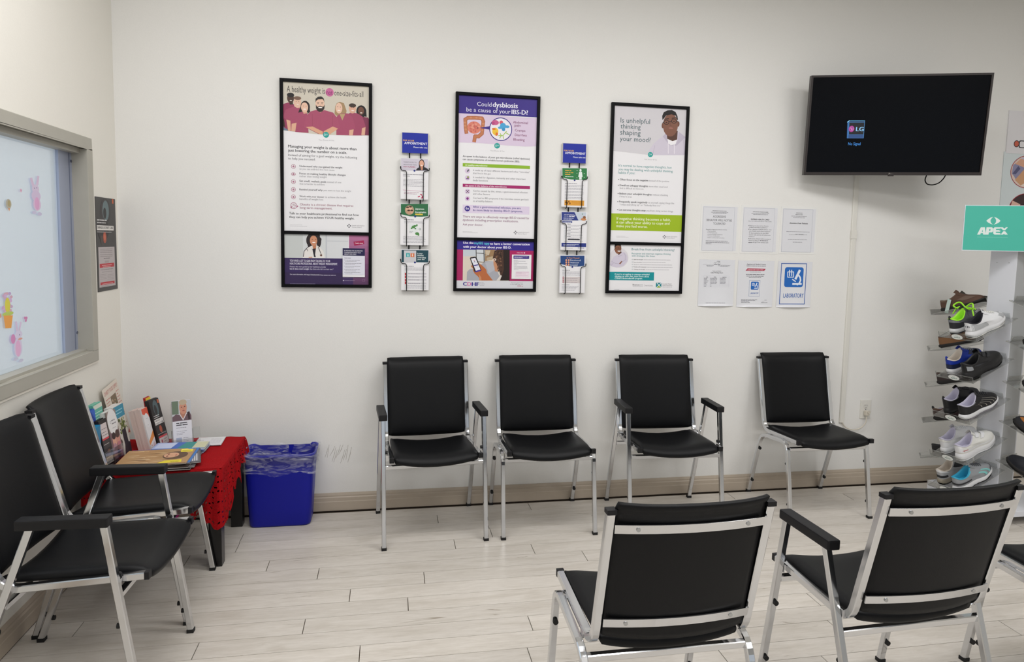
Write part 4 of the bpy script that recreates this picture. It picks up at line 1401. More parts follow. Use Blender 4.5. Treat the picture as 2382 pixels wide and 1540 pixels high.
def d21(k):
    k.poly([(151, 320), (376, 322), (376, 424), (320, 430), (230, 424), (151, 408)], '2f7a45')
    for y, x1 in ((345, 232), (363, 256), (381, 230)):
        k.dash(175, y, x1, 11, 'e0a840')
    k.dash(175, 399, 252, 7, 'e6efe6').ell(317, 340, 10, 12, 'e6ecea').poly([(305, 354), (330, 354), (336, 400), (328, 402), (328, 426), (305, 426), (305, 402), (296, 400)], 'e6ecea')
    for a, c_ in ((280, 345), (280, 370), (278, 410), (346, 372), (346, 405)):
        k.dash(a, c_, a + 12, 5, 'd5e2d6')
    k.ell(263, 431, 8, 8, '26357e').dash(175, 462, 285, 7, '77757f')
    for y in (478, 488, 505, 515, 534, 544, 560, 570, 588, 600):
        k.dash(172, y, 330 + y % 21, 6, 'a9a7b0')
    k.rect(170, 613, 351, 661, 'e0a03c')
    for a in ((182, 634), (196, 640), (210, 628), (220, 644)):
        k.ell(a[0], a[1], 6, 9, '7a4a20', 8)
    for y in (628, 640, 650):
        k.dash(236, y, 340, 5, 'b87a28')


def d22(k):
    k.rect(240, 724, 369, 800, 'c3ccd8').ell(345, 790, 26, 12, 'c98a5a').ell(352, 772, 14, 12, '8a5a3a').ell(335, 742, 6, 4, '5a8a5a').poly([(144, 724), (262, 724), (298, 800), (144, 800)], '2c3a84')
    k.text('what will treatment', 165, 748, 258, 'e2e4f0').text('look like,', 165, 763, 206, 'e2e4f0').text('now?', 211, 768, 268, 'f2f2fa', bold=.02, shear=.2).dash(160, 780, 255, 7, 'cfd3e6').dash(160, 792, 240, 7, 'cfd3e6')
    k.rrect(150, 806, 241, 820, .05, '2c3a84').dash(160, 817, 230, 6, 'dfe2f0')
    for y in (835, 865, 896, 925, 950):
        k.ring(175, y + 5, 10, 10, .2, 'b8c2cc').dash(196, y, 226, 7, '55535f').dash(205, y + 10, 335, 5, 'b0aeb6').dash(205, y + 18, 300, 5, 'b0aeb6')
    k.rrect(200, 968, 311, 981, .05, '3a3a40').dash(165, 993, 340, 5, 'b0aeb6').rect(143, 1005, 369, 1040, '2c3a84').dash(160, 1022, 300, 6, 'cfd3e6').dash(160, 1033, 270, 6, 'cfd3e6').dash(160, 1055, 245, 5, 'b0aeb6').dash(292, 1055, 350, 7, '2c3a84')


def d23(k):
    k.poly([(133, 1124), (353, 1124), (353, 1216), (300, 1224), (220, 1220), (133, 1200)], '26467e')
    k.text('Is Your Toenail', 192, 1150, 305, 'e0963c', bold=.008).text('Discoloured?', 222, 1172, 320, 'e2e8f2', bold=.006).text('Thickened?', 222, 1193, 302, 'e2e8f2', bold=.006).text('Crumbly?', 222, 1215, 292, 'e2e8f2', bold=.006)
    for x in (186, 209):
        for y in (1166, 1186, 1207):
            k.ell(x, y, 8, 10, 'd98a5e', 10).ell(x, y - 3, 4, 5, 'f0cdb0', 8)
    k.ell(242, 1228, 8, 8, '26357e').dash(150, 1260, 220, 7, '77757f')
    for y in (1273, 1283, 1293, 1303):
        k.dash(150, y, 315, 6, 'a9a7b0')
    k.rect(150, 1316, 318, 1375, 'd6cdcd')
    for y in (1332, 1350, 1368):
        k.dash(172, y, 290, 6, '9a9098')
    for y in (1316, 1332, 1348, 1362):
        k.ell(158, y + 4, 5, 6, 'a8485a', 8)
    k.dash(145, 1393, 215, 7, '77757f')
    for y in (1408, 1418, 1430, 1442):
        k.dash(145, y, 300 - y % 37, 6, 'a9a7b0')


RG = 'leaflet stacks in the right wire rack'
leaflets(R2, PADS2[0], d21, 'leaflets with a green heading and a white body figure, top of the right wire rack', RG)
leaflets(R2, PADS2[1], d22, 'leaflets with a navy slanted heading and a pale photo, right wire rack', RG)
leaflets(R2, PADS2[2], d23, 'leaflets asking about toenails under a blue heading, bottom of the right wire rack', RG)
# ------------------------------------------------------------------ six notices on the wall
M_SHEET = mat('notice_paper', 'dcdde2', rough=0.28)
M_SLEEVE = mat('clear_sleeve', 'e8e8e6', rough=0.22)
S = (1610, 460, 5.703)
BLUE = '2a62b0'


def notice(box, draw, label, sleeve=True, curl=0.0, tilt=0.0):
    a, b = bpx(S[0] + box[0] / S[2], S[1] + box[1] / S[2]), bpx(S[0] + box[2] / S[2], S[1] + box[3] / S[2])
    t = empty('wall_notice', ((a.x + b.x) / 2, BACK, b.z), label, 'notice', 'paper notices on the wall')
    if sleeve:
        m = .012
        MB().box2((a.x - m, BACK - .0012, b.z - m), (b.x + m, BACK - .0002, a.z + m)).build('plastic_sleeve', M_SLEEVE, t)
    m = MB()

    def f(u, v):
        return (a.x + (b.x - a.x) * u, BACK - .0016 - curl * max(0, 1 - v / .055) ** 1.5 * (1 - (2 * u - 1) ** 2), b.z + (a.z - b.z) * v)
    vv = [0, .0137, .0275, .0413, .055, 1]
    m.grid(lambda u, v: f(u, vv[int(round(v * 5))]), 8, 5)
    if curl:
        m.grid(lambda u, v: Vector(f(1 - u, vv[int(round(v * 5))])) + Vector((0, .0003, 0)), 8, 5)
    m.build('sheet', M_SHEET, t)
    k = Ink((0, BACK - .0016, 0), BX, BZ, BN, crop=S)
    draw(k)
    k.build('printed_text', t, lift=.0003, step=.00005)


def head(k, x0, x1, y):
    k.text('APPLEWOOD WALK-IN CLINIC', x0, y, x1, '4a494e', bold=.014).dash(x0 - 18, y + 17, x1 + 18, 9, '8a898f').dash(x0 + 5, y + 31, x1 - 5, 9, '8a898f')


def n1(k):
    k.frame(152, 118, 568, 700, .0012, 'b3b6c4')
    head(k, 270, 460, 178)
    k.text('AGGRESSIVE', 275, 262, 446, '5b5a60', h=28).text('BEHAVIOR WILL NOT BE', 193, 308, 525, '5b5a60', h=28).text('TOLERATED', 278, 355, 440, '5b5a60', h=28)
    k.text('Examples of aggressive behavior include:', 185, 424, 462, '6f6e75', h=11)
    for s_, x1, y in (('Physical assault', 312, 447), ('Verbal harassment', 332, 469), ('Abusive language or gestures', 402, 491), ('Threats of bodily harm', 364, 512), ('Failure to follow Staff instructions', 426, 534)):
        k.ell(203, y - 5, 3, 3, '6f6e75', 8).text(s_, 212, y, x1, '6f6e75', h=11)
    k.dash(180, 575, 470, 10, '85848b').dash(180, 596, 490, 10, '85848b').dash(180, 615, 255, 10, '6f6e75')


def n2(k):
    k.frame(688, 132, 1100, 714, .0010, 'b3b6c4')
    head(k, 805, 1010, 192)
    k.text('EXPIRED HEALTH CARD', 780, 294, 1022, '46454a', h=18, bold=.018).text('WILL NOT BE ACCEPTED AT THIS CLINIC', 742, 315, 1056, '6a6970', h=11)
    for s_, x0, x1, y in (('Please go to any service Ontario', 757, 1012, 376), ('location and have it updated or', 757, 1000, 398), ('Pay a deposit of $ 80.00 dollars, once', 755, 1052, 424), ('your Health card is fixed (maximum', 755, 1036, 448),
                          ('20 days) updated as for the NEW', 752, 1014, 473), ('version code and we will refund your', 752, 1042, 497), ('money or', 752, 828, 520), ('Call service Ontario before seeing our', 750, 1046, 549), ('doctor by calling on', 748, 890, 573), ('and get a new version code.', 800, 1012, 598)):
        k.text(s_, x0, y, x1, '68676e', h=13)
    k.dash(898, 573, 1004, 11, '68676e').dash(746, 598, 792, 11, '68676e')
    for y in (370, 418, 543):
        k.ell(748, y, 4, 4, '55545a', 8)


def n3(k):
    k.frame(1212, 146, 1606, 718, .0012, 'a9adbc')
    k.text('APPLEWOOD', 1378, 207, 1462, '55545a', bold=.01).text('WALK-IN CLINIC', 1370, 228, 1468, '55545a', bold=.014).dash(1316, 246, 1525, 9, '96959c').dash(1340, 266, 1495, 9, '96959c')
    k.text('Attention Dear Patients', 1290, 345, 1534, '403f45', h=19, bold=.016, shear=.2)
    k.dash(1250, 450, 1558, 9, '96959c').text('we can see', 1285, 492, 1362, '85848b', h=9).text('ONLY ONE ISSUE', 1366, 492, 1476, '55545a', h=11, bold=.016).text('per visit', 1480, 494, 1524, '85848b', h=9).dash(1270, 554, 1530, 9, '96959c').dash(1335, 592, 1465, 9, '96959c')


def n4(k):
    k.line([(328, 866), (330, 845), (345, 840), (368, 844)], 2.5, '6f7078').line([(340, 850), (370, 848)], 3, '55565e').line([(290, 880), (292, 858), (308, 856), (312, 876)], 2.5, '6f7078').line([(340, 870), (366, 858), (372, 872)], 2.5, '6f7078')
    k.dash(290, 888, 378, 13, '6f7078').line([(145, 885), (290, 888)], 1.5, '85868e').line([(380, 892), (508, 897)], 1.5, '85868e').dash(190, 902, 292, 9, '7a7b83').dash(345, 904, 498, 9, '7a7b83').dash(195, 914, 270, 7, '9a9ba3').dash(370, 915, 470, 7, '9a9ba3')
    k.text('Family and Walk-In', 272, 978, 386, '6a6970', h=12).text('Clinic Working Hours', 247, 1001, 408, '55545a', h=15, bold=.012)
    k.frame(155, 1034, 492, 1180, .0005, 'b5b8c4')
    for y in (1054, 1072, 1090, 1108, 1126, 1144, 1162):
        k.line([(155, y + 2), (492, y + 3)], 1, 'c3c6d0')
    k.line([(236, 1034), (235, 1180)], 1, 'c3c6d0').line([(365, 1034), (364, 1180)], 1, 'c3c6d0')
    k.dash(188, 1054, 210, 11, '5d5c63').dash(288, 1054, 318, 11, '5d5c63').dash(402, 1056, 455, 11, '5d5c63')
    for y, x1 in ((1070, 200), (1088, 198), (1104, 214), (1122, 202), (1140, 188), (1158, 192), (1176, 192)):
        k.dash(158, y, x1, 9, '7d7c84').dash(240, y, 330 if y < 1150 else 254, 9, '7d7c84')
        if y < 1145:
            k.dash(370, y, 445, 9, '7d7c84')
    k.dash(180, 1398, 436, 8, '9a9ba3')


def micro(k, X, Y, s, w):
    """blue laboratory tile with test tubes and microscope; X, Y map design units to print units"""
    def q(*pts):
        return [(X(a, b), Y(a, b)) for a, b in pts]
    k.rrect(X(0, 0), Y(0, 0), X(100, 100), Y(100, 100), .12, '2367ba')
    for a in ([(14, 24), (14, 50), (45, 50), (45, 24), (14, 24)],):
        k.line(q(*a), 4 * s, w)
    k.line(q((24, 15), (24, 44)), 5 * s, w).line(q((35, 15), (35, 44)), 5 * s, w)
    k.line(q((77, 17), (56, 58)), 12 * s, w).line(q((71, 40), (80, 52), (82, 66), (76, 80), (64, 88)), 8 * s, w)
    k.line(q((39, 61), (56, 72)), 5 * s, w).line(q((41, 84), (86, 84)), 9 * s, w)


def n5(k):
    k.text('Applewood Medical Centre', 725, 889, 978, '4c4b58', h=15, bold=.014).dash(722, 907, 980, 11, '66656f')
    k.poly([(735, 938), (976, 943), (955, 971), (708, 968)], 'b02848').text('LABORATORY NOW OPEN', 735, 962, 945, 'f2dce2', h=14, bold=.014).dash(765, 988, 910, 9, '8a8992').dash(714, 1020, 958, 11, '6a6972').dash(720, 1042, 948, 11, '6a6972').dash(752, 1062, 915, 11, '6a6972')
    k.frame(760, 1094, 903, 1308, .0012, '3f6aa8')
    micro(k, lambda a, b: 782 + a * 1.02, lambda a, b: 1113 + b * 1.06, 1.02, 'e2e8f4')
    k.text('LABORATORY', 771, 1276, 881, BLUE, h=21, bold=.006)
    for y, x1 in ((1354, 870), (1367, 835), (1380, 755), (1393, 765)):
        k.dash(648, y, x1, 9, '7a7982')
    k.line([(925, 1378), (960, 1368)], 2, '9a99a2').dash(960, 1361, 990, 9, '85848d').dash(915, 1394, 998, 9, '85848d')


def n6(k):
    k.frame(1183, 866, 1524, 1414, .0042, '2c5aa8')
    micro(k, lambda a, b: 1233 + a * 2.52 - .03 * b, lambda a, b: 920 + b * 2.66, 2.5, 'e4eaf5')
    k.text('LABORATORY', 1209, 1324, 1476, BLUE, h=55, bold=.012)


notice((146, 110, 574, 706), n1, 'paper notice about aggressive behaviour in large grey letters, top left of six notices')
notice((682, 125, 1104, 720), n2, 'paper notice about expired health cards, top middle of six notices')
notice((1206, 140, 1610, 724), n3, 'paper notice addressed to patients, mostly blank, top right of six notices')
notice((98, 818, 540, 1438), n4, 'white notice with a small opening hours table, bottom left of six notices', False, .010)
notice((612, 833, 1058, 1448), n5, 'white notice with a red banner and small blue tile, bottom middle of six notices', False, .009)
notice((1142, 842, 1562, 1452), n6, 'white sign with a large blue microscope tile reading LABORATORY', False, .012)

# ------------------------------------------------------------------ poster on the window wall
t = empty('wall_poster', (LEFT, 3.5, 1.205), 'narrow dark poster about shingles on the window wall beside the corner', 'poster')
MB().box2((LEFT, 3.390, 1.204), (LEFT + .0022, 3.618, 1.644)).build('poster_sheet', mat('dark_print', '2b2829', rough=.35), t)
k = Ink((LEFT + .0022, 0, 0), (0, 1, 0), (0, 0, 1), (1, 0, 0), crop=(0, 230, 2.3))
k.ell(564, 600, 26, 68, '3d3a3c').ell(565, 598, 17, 54, '64767a').ell(560, 612, 8, 30, '2f2e30').ell(552, 700, 30, 60, '332f30').rect(598, 536, 606, 560, 'c0603a')
k.dash(519, 650, 570, 9, 'd8d6d6').dash(519, 664, 566, 8, 'd8d6d6')
k.rect(517, 676, 607, 702, 'e0dcd8').text("SHINGLES DOESN'T CARE", 521, 694, 604, '221f20', h=13, bold=.02).dash(519, 713, 596, 5, 'c9c6c6')
k.ell(560, 742, 9, 30, 'a8503c').ell(560, 740, 5, 18, 'c06a50').ell(545, 755, 8, 25, '4a3f3c')
k.rect(525, 793, 612, 1012, 'b9b1b2')
for y in (806, 815, 824, 836, 846):
    k.dash(535, y, 602, 4, '7f7878')
k.dash(555, 855, 588, 5, '5a5454').rect(560, 866, 582, 878, 'a89c9c').rect(533, 883, 610, 905, 'b8303a').dash(545, 893, 598, 4, 'e6c9c9').dash(550, 901, 592, 4, 'e6c9c9').dash(538, 917, 605, 5, '7f7878').dash(545, 929, 600, 4, '8f8888')
for y in (943, 951, 959, 967):
    k.dash(536, y, 570, 4, 'a09898').dash(575, y, 610, 4, 'a09898')
k.rect(537, 983, 613, 998, 'b8303a').dash(548, 993, 604, 4, 'e6c9c9').dash(540, 1006, 600, 3, '7f7878')
k.build('printed_picture', t)

# ------------------------------------------------------------------ large poster cut off at the right edge
t = empty('wall_poster', (4.05, BACK, 1.30), 'large pale poster with round photographs behind the teal sign, cut off by the right edge', 'poster')
M_PALE = mat('pale_poster', 'cfd8da', rough=.35)
MB().box2((3.777, BACK - .004, 1.25), (4.36, BACK - .0005, 2.100)).build('poster_sheet', M_PALE, t)
MB().box2((3.788, BACK - .006, 2.090), (4.37, BACK - .0005, 2.352)).build('poster_header', mat('poster_white', 'dcdadd', rough=.35), t)
k = Ink((0, BACK - .0061, 0), BX, BZ, BN, crop=(2320, 240, 6.16))
k.ell(275, 582, 40, 50, '2c2a30').ell(275, 582, 31, 40, 'c0604c').rrect(312, 533, 520, 642, .1, '2c2a30').rrect(323, 546, 508, 630, .1, 'dcdadd')
k.build('printed_picture', t)
k = Ink((0, BACK - .0041, 0), BX, BZ, BN, crop=(2320, 240, 6.16))
k.ell(425, 985, 236, 236, '9c2436', 40).ell(425, 985, 227, 227, 'd9c3b8', 40)
k.poly([(206, 1010), (225, 890), (260, 860), (330, 850), (420, 940), (260, 1090), (240, 1050)], '8a88a6').poly([(215, 1010), (260, 1020), (330, 940), (300, 900)], '565678').poly([(255, 870), (330, 800), (430, 790), (520, 880), (420, 940), (330, 900)], 'd3a288').poly([(250, 1100), (400, 930), (560, 900), (600, 1050), (520, 1180), (420, 1200), (330, 1180)], 'c99a74').poly([(330, 1180), (420, 1130), (520, 1180), (420, 1208)], 'e2d3c8').poly([(330, 790), (430, 762), (520, 780), (430, 830)], 'c3c0d6')
k.ell(425, 1525, 262, 236, '9c2436', 40).ell(425, 1525, 252, 227, '3d2a2d', 40).poly([(180, 1500), (215, 1395), (330, 1450), (300, 1520)], 'd9b0a0')
k.build('printed_picture', t)

# ------------------------------------------------------------------ television on a swivel bracket
TVM = Matrix.Translation((2.786, 3.385, 2.168)) @ Matrix.Rotation(-.298, 4, 'Z') @ Matrix.Rotation(.098, 4, 'X') @ Matrix.Rotation(-.007, 4, 'Y')
TW, TH = .9506, .5495
t = empty('television', label='black flat television on a swivel bracket, showing a small floating box', cat='television', mtx=TVM)
M_BEZ = mat('dark_bezel', '2b2422', rough=.35, var=.05)
M_SCR = mat('black_screen', '05060a', rough=.20, spec=.12)
bz = .011
for a, b in (((-TW / 2, -.004, TH / 2 - bz), (TW / 2, .030, TH / 2)), ((-TW / 2, -.004, -TH / 2), (TW / 2, .030, -TH / 2 + bz + .006)),
             ((-TW / 2, -.004, -TH / 2 + bz + .006), (-TW / 2 + bz, .030, TH / 2 - bz)), ((TW / 2 - bz, -.004, -TH / 2 + bz + .006), (TW / 2, .030, TH / 2 - bz))):
    MB().box2(a, b).build('bezel', M_BEZ, t, local=True)
MB().box2((-TW / 2 + bz, .001, -TH / 2 + bz + .006), (TW / 2 - bz, .03, TH / 2 - bz)).build('screen', M_SCR, t, local=True)
MB().box2((-TW / 2 + .10, .028, -TH / 2 + .03), (TW / 2 - .06, .050, TH / 2 - .14)).build('back_cover', M_BLACK, t, local=True, bevel=.008)
lo = MB().box2((-.013, -.006, -TH / 2 - .006), (.013, .012, -TH / 2 + .008)).build('sensor_pod', M_BEZ, t, local=True, bevel=.002)
O = TVM @ Vector((0, 0, 0))
U, V, N = (TVM.to_3x3() @ Vector((1, 0, 0))), (TVM.to_3x3() @ Vector((0, 0, 1))), (TVM.to_3x3() @ Vector((0, -1, 0)))
k = Ink(O - N * .001, U, V, N, crop=(1850, 150, 3.276))
k.poly([(397, 440), (410, 428), (528, 428), (531, 440), (521, 563), (392, 563)], '16335a').poly([(412, 440), (526, 440), (519, 533), (409, 533)], '0a0d18').poly([(399, 535), (521, 535), (519, 561), (394, 561)], '274a80').poly([(398, 441), (410, 429), (411, 440), (405, 560), (393, 561)], '2f6aa8')
k.line([(410, 429), (530, 429)], 3, '6ec2f0').line([(397, 440), (411, 428)], 5, '9ae2ff').line([(528, 430), (519, 560)], 2.5, '4a90c8').line([(411, 441), (526, 441)], 2, '3f7fb8').line([(410, 441), (407, 534)], 2, '3f7fb8').line([(407, 534), (519, 534)], 2, '3f7fb8').line([(394, 562), (519, 562)], 2, '3a70a8')
k.ell(428, 491, 22, 24, 'a02a86', 24).ring(428, 491, 16, 17, .14, 'd08ac8', 20).line([(428, 483), (428, 499), (434, 499)], 3, 'e0b0dc').line([(430, 492), (442, 492)], 3, 'e0b0dc').ell(420, 485, 2.5, 2.5, 'e0b0dc', 8)
k.text('LG', 462, 508, 518, '8fc8f0', h=31, bold=.02).text('No Signal', 402, 615, 496, '3f8fe0', h=21, bold=.004)
k.build('screen_display', t, m='screen', lift=.0004)
k = Ink(O + N * .0041, U, V, N, crop=(1850, 150, 3.276))
k.ell(717, 833, 7, 7, '8a8480', 14).text('LG', 726, 838, 738, '8a8480', h=8, bold=.02)
k.build('maker_mark', t)
# bracket: wall plate and folding arm
tb = empty('wall_bracket', (2.96, BACK, 2.18), 'black swivel bracket between the wall and the television', 'bracket')
MB().box2((2.90, BACK - .012, 2.06), (3.02, BACK, 2.30)).build('wall_plate', M_BLACK, tb)
pb = TVM @ Vector((0, .050, 0))
MB().sqtube([(2.96, BACK - .012, 2.18), (2.98, BACK - .10, 2.18), tuple(pb + Vector((.0, .03, 0))), tuple(pb)], .016, side=(0, 0, 1)).build('bracket_arm', M_BLACK, tb)
ca = TVM @ Vector((.25, .05, -TH / 2 + .05))
q = [bpx(1850 + x / 3.276, 150 + y / 3.276, .20) for x, y in ((1003, 840), (985, 880), (1000, 912), (1045, 920), (1095, 905), (1130, 870), (1147, 840))]
q = [q[0] + Vector((0, 0, .05))] + q + [q[-1] + Vector((0, 0, .05))]
MB().wire(fillet(q, .05, 4), .0032, 7).build('cable', M_WIRE, t)
# ------------------------------------------------------------------ side table with a red crocheted cloth
M_TBL = mat('black_laminate', '0c0b0c', rough=.30)
TX0, TX1, TY0, TY1, TZ = -1.290, -.733, 3.070, 3.550, .450
t = empty('side_table', ((TX0 + TX1) / 2, (TY0 + TY1) / 2, 0), 'low square black table in the corner under a red cloth', 'table')
MB().box2((TX0, TY0, TZ - .05), (TX1, TY1, TZ)).build('table_top', M_TBL, t, bevel=.003)
for x in (TX0 + .0275, TX1 - .0275):
    for y in (TY0 + .0285, TY1 - .0285):
        MB().box2((x - .0275, y - .0275, 0), (x + .0275, y + .0275, TZ - .05)).build('leg', M_TBL, t, bevel=.003)


def mat_crochet():
    m, nt, b, out = newmat('red_crochet')
    b.inputs['Base Color'].default_value = hx('b3141c')
    b.inputs['Roughness'].default_value = .9
    b.inputs['Specular IOR Level'].default_value = .1
    uv = nt.nodes.new('ShaderNodeUVMap')
    uv.uv_map = 'UV'
    mp = nt.nodes.new('ShaderNodeMapping')
    nt.links.new(uv.outputs[0], mp.inputs[0])
    w = nt.nodes.new('ShaderNodeTexNoise')
    w.inputs['Scale'].default_value = 220
    nt.links.new(mp.outputs[0], w.inputs['Vector'])
    bp = nt.nodes.new('ShaderNodeBump')
    bp.inputs['Strength'].default_value = .6
    bp.inputs['Distance'].default_value = .003
    nt.links.new(w.outputs['Fac'], bp.inputs['Height'])
    nt.links.new(bp.outputs['Normal'], b.inputs['Normal'])
    mx = nt.nodes.new('ShaderNodeMix')
    mx.data_type = 'RGBA'
    mx.inputs[6].default_value = hx('7d0a10')
    mx.inputs[7].default_value = hx('b3141b')
    nt.links.new(w.outputs['Fac'], mx.inputs[0])
    nt.links.new(mx.outputs[2], b.inputs['Base Color'])
    MATS['crochet'] = m
    return m


mat_crochet()


def cloth():
    """top sheet plus hanging drops on the two open sides; openwork rows are real holes between the cells"""
    o = empty('tablecloth', (TX1, TY0, TZ), 'red crocheted tablecloth with a ragged lace edge draped over the corner table', 'tablecloth')
    top = TZ + .004
    m = MB()
    rr = random.Random(4)
    m.grid(lambda u, v: (TX0 + .002 + (TX1 - TX0 + .004) * u, TY0 - .004 + (TY1 - TY0 + .008) * v, top + .0015 * math.sin(u * 31) * math.sin(v * 27)), 24, 24)
    m.grid(lambda u, v: (TX0 + .002 + (TX1 - TX0 + .004) * (1 - u), TY0 - .004 + (TY1 - TY0 + .008) * v, top - .003), 2, 2)
    o1 = m.build('cloth_top', MATS['crochet'], o)
    o1.data.uv_layers.new(name='UV')
    # drop: s runs along the front edge (west to corner) and then along the right edge (corner to back)
    LA, LB = TX1 - TX0, TY1 - TY0
    NS, ND = 150, 34

    def edge(s):
        d = s * (LA + LB)
        R = .022
        if d < LA - R:
            return Vector((TX0 + d, TY0 - .006, 0)), Vector((0, -1, 0))
        if d > LA + R:
            return Vector((TX1 + .006, TY0 + d - LA, 0)), Vector((1, 0, 0))
        a = (d - LA + R) / (2 * R) * PI / 2
        c = Vector((TX1 + .006 - R, TY0 - .006 + R, 0))
        n = Vector((math.sin(a), -math.cos(a), 0))
        return c + n * R, n

    def drop(s):
        d = s * (LA + LB)
        c = math.exp(-((d - LA) / .10) ** 2)
        base = .165 + .085 * c if d < LA else .130 + .120 * c + .05 * max(0, 1 - abs(d - LA - .12) / .08) * 0
        if d > LA + .30:
            base -= .05
        tooth = abs(((d / .047) % 1) - .5) * 2
        return base + .030 * (1 - tooth) + .006 * math.sin(d * 170)

    def pt(i, j):
        s, v = i / NS, j / ND
        p, n = edge(s)
        d = s * (LA + LB)
        L = drop(s)
        q = L * v
        rip = (.007 * math.sin(d * 62 + 1.2 * math.sin(d * 17)) + .004 * math.sin(d * 117)) * min(1, v * 2.2)
        flare = .012 * v
        z = top - max(0.0, q) - .0
        out_ = .004 * math.sin(min(1, q / .012) * PI / 2)
        return p + n * (out_ + rip + flare) + Vector((0, 0, z))
    V, Fc = [], []
    for j in range(ND + 1):
        for i in range(NS + 1):
            V.append(pt(i, j))
    for j in range(ND):
        for i in range(NS):
            L = drop((i + .5) / NS)
            depth = L * (j + .5) / ND
            hole = False
            if j >= 4:
                band = (depth / .046) % 1
                col = i % 4
                if .14 < band < .30 and i % 2 == 0:
                    hole = True
                elif .52 < band < .62 and col in (1, 2) and (i // 12) % 3:
                    hole = True
                elif .74 < band < .88 and (i + int(depth / .046)) % 6 == 0:
                    hole = True
            if not hole:
                a = j * (NS + 1) + i
                Fc.append((a, a + NS + 1, a + NS + 2, a + 1))
    me = bpy.data.meshes.new('cloth_drop')
    me.from_pydata([tuple(p) for p in V], [], Fc)
    uv = me.uv_layers.new(name='UV')
    for lp in me.loops:
        i, j = lp.vertex_index % (NS + 1), lp.vertex_index // (NS + 1)
        uv.data[lp.index].uv = (i / NS * 1.1, j / ND * .22)
    me.materials.append(MATS['crochet'])
    ob = link(bpy.data.objects.new('cloth_drop', me))
    adopt(ob, o, True)
    sol = ob.modifiers.new('thick', 'SOLIDIFY')
    sol.thickness = .0022
    for lp in o1.data.loops:
        c = o1.data.vertices[lp.vertex_index].co
        o1.data.uv_layers['UV'].data[lp.index].uv = (c.x, c.y)


cloth()
CT = TZ + .0066      # height things on the cloth stand at

# ------------------------------------------------------------------ leaflets, holders and magazines on the table
M_ACR = mat_clear('clear_acrylic', (.965, .97, .965, 1), gloss=.08)
M_ACE = mat_clear('acrylic_edge', (.72, .73, .72, 1), gloss=.25, milk=.30, milkcol='c8c8c4')
M_PAGES = mat('page_edges', 'd6d2cc', rough=.7, var=.10, bscale=400)


def stand_mtx(x, y, z, yaw, lean, roll=0.0):
    return Matrix.Translation((x, y, z)) @ Matrix.Rotation(yaw, 4, 'Z') @ Matrix.Rotation(-lean, 4, 'X') @ Matrix.Rotation(roll, 4, 'Y')


def standing(name, label, cat, x, y, z, yaw, lean, w, h, th, cover, draw, n=5, group=None, roll=0.0, pages=None):
    """a leaning stack of n leaflets; front face printed; local u from the left, 0..100 with v down"""
    M = stand_mtx(x, y, z, yaw, lean, roll)
    t = empty(name, label=label, cat=cat, group=group, mtx=M)
    r = random.Random(int(x * 1000) + int(y * 777))
    for i in range(n):
        a, b = th * i / n, th * (i + 1) / n - .0004
        dx, dz = (0, 0) if i == 0 else (r.uniform(-.0015, .0015), r.uniform(-.001, .004))
        MB().box2((dx, a, 0), (w + dx, b, h + dz)).build('leaflet', mat(*cover) if i == 0 or pages is None else mat(*pages), t, local=True)
    R3 = M.to_3x3()
    k = Ink(M @ Vector((0, 0, 0)), R3 @ Vector((1, 0, 0)), R3 @ Vector((0, 0, 1)), R3 @ Vector((0, -1, 0)), size=(w, h))
    draw(k)
    k.build('printed_cover', t)
    return t


def holder(label, x, y, z, yaw, lean, w, h, d, pocket, wing=0.0):
    """clear leaflet holder: back plate, base, pocket front and sides"""
    M = stand_mtx(x, y, z, yaw, lean)
    t = empty('leaflet_holder', label=label, cat='leaflet holder', group='clear leaflet holders on the corner table', mtx=M)
    e = .0022

    def plate(name, a, b):
        o = MB().box2(a, b).build(name, M_ACR, t, local=True)
        o.data.materials.append(M_ACE)
        ext = [abs(b[i] - a[i]) for i in range(3)]
        thin = ext.index(min(ext))
        for p in o.data.polygons:
            if abs(p.normal[thin]) < .5:
                p.material_index = 1
    plate('back_plate', (0, d, 0), (w, d + e, h))
    plate('base_plate', (0, 0, 0), (w, d, e))
    plate('pocket_front', (0, -e, 0), (w, 0, pocket))
    if wing:
        plate('side_wing', (-.034, d * .4, 0), (-.003, d * .4 + e, .080))
        plate('side_wing', (w + .003, d * .4, 0), (w + .034, d * .4 + e, .080))
    for xx in (-e, w):
        plate('pocket_side', (xx, -e, 0), (xx + e, d + e, pocket + wing))
    return t


PI2 = PI / 2
LGN = 'leaflets standing along the window wall'


def dA(k):
    k.rect(0, 0, 100, 100, '1f3f96').poly([(0, 0), (60, 4), (100, 26), (100, 0)], '2f5fc0').rect(0, 48, 100, 100, '0f7fae').dash(12, 26, 70, 6, 'e0e6f4').dash(12, 38, 60, 6, 'e0e6f4')


standing('leaflet_stack', 'tall blue leaflets with white lettering behind the nearer chair back', 'leaflets', -1.235, 3.040, CT + .06, PI2, .10, .085, .205, .03, ('leaflet_blue', '1f4f9c', .4), dA, 6, LGN)


def dA2(k):
    k.rect(0, 0, 100, 100, '5fae9c').rect(0, 0, 100, 9, 'd2d8cc')
    for i in range(9):
        k.dash(10, 18 + i * 6, 88, 2.4, 'cfe6dc')


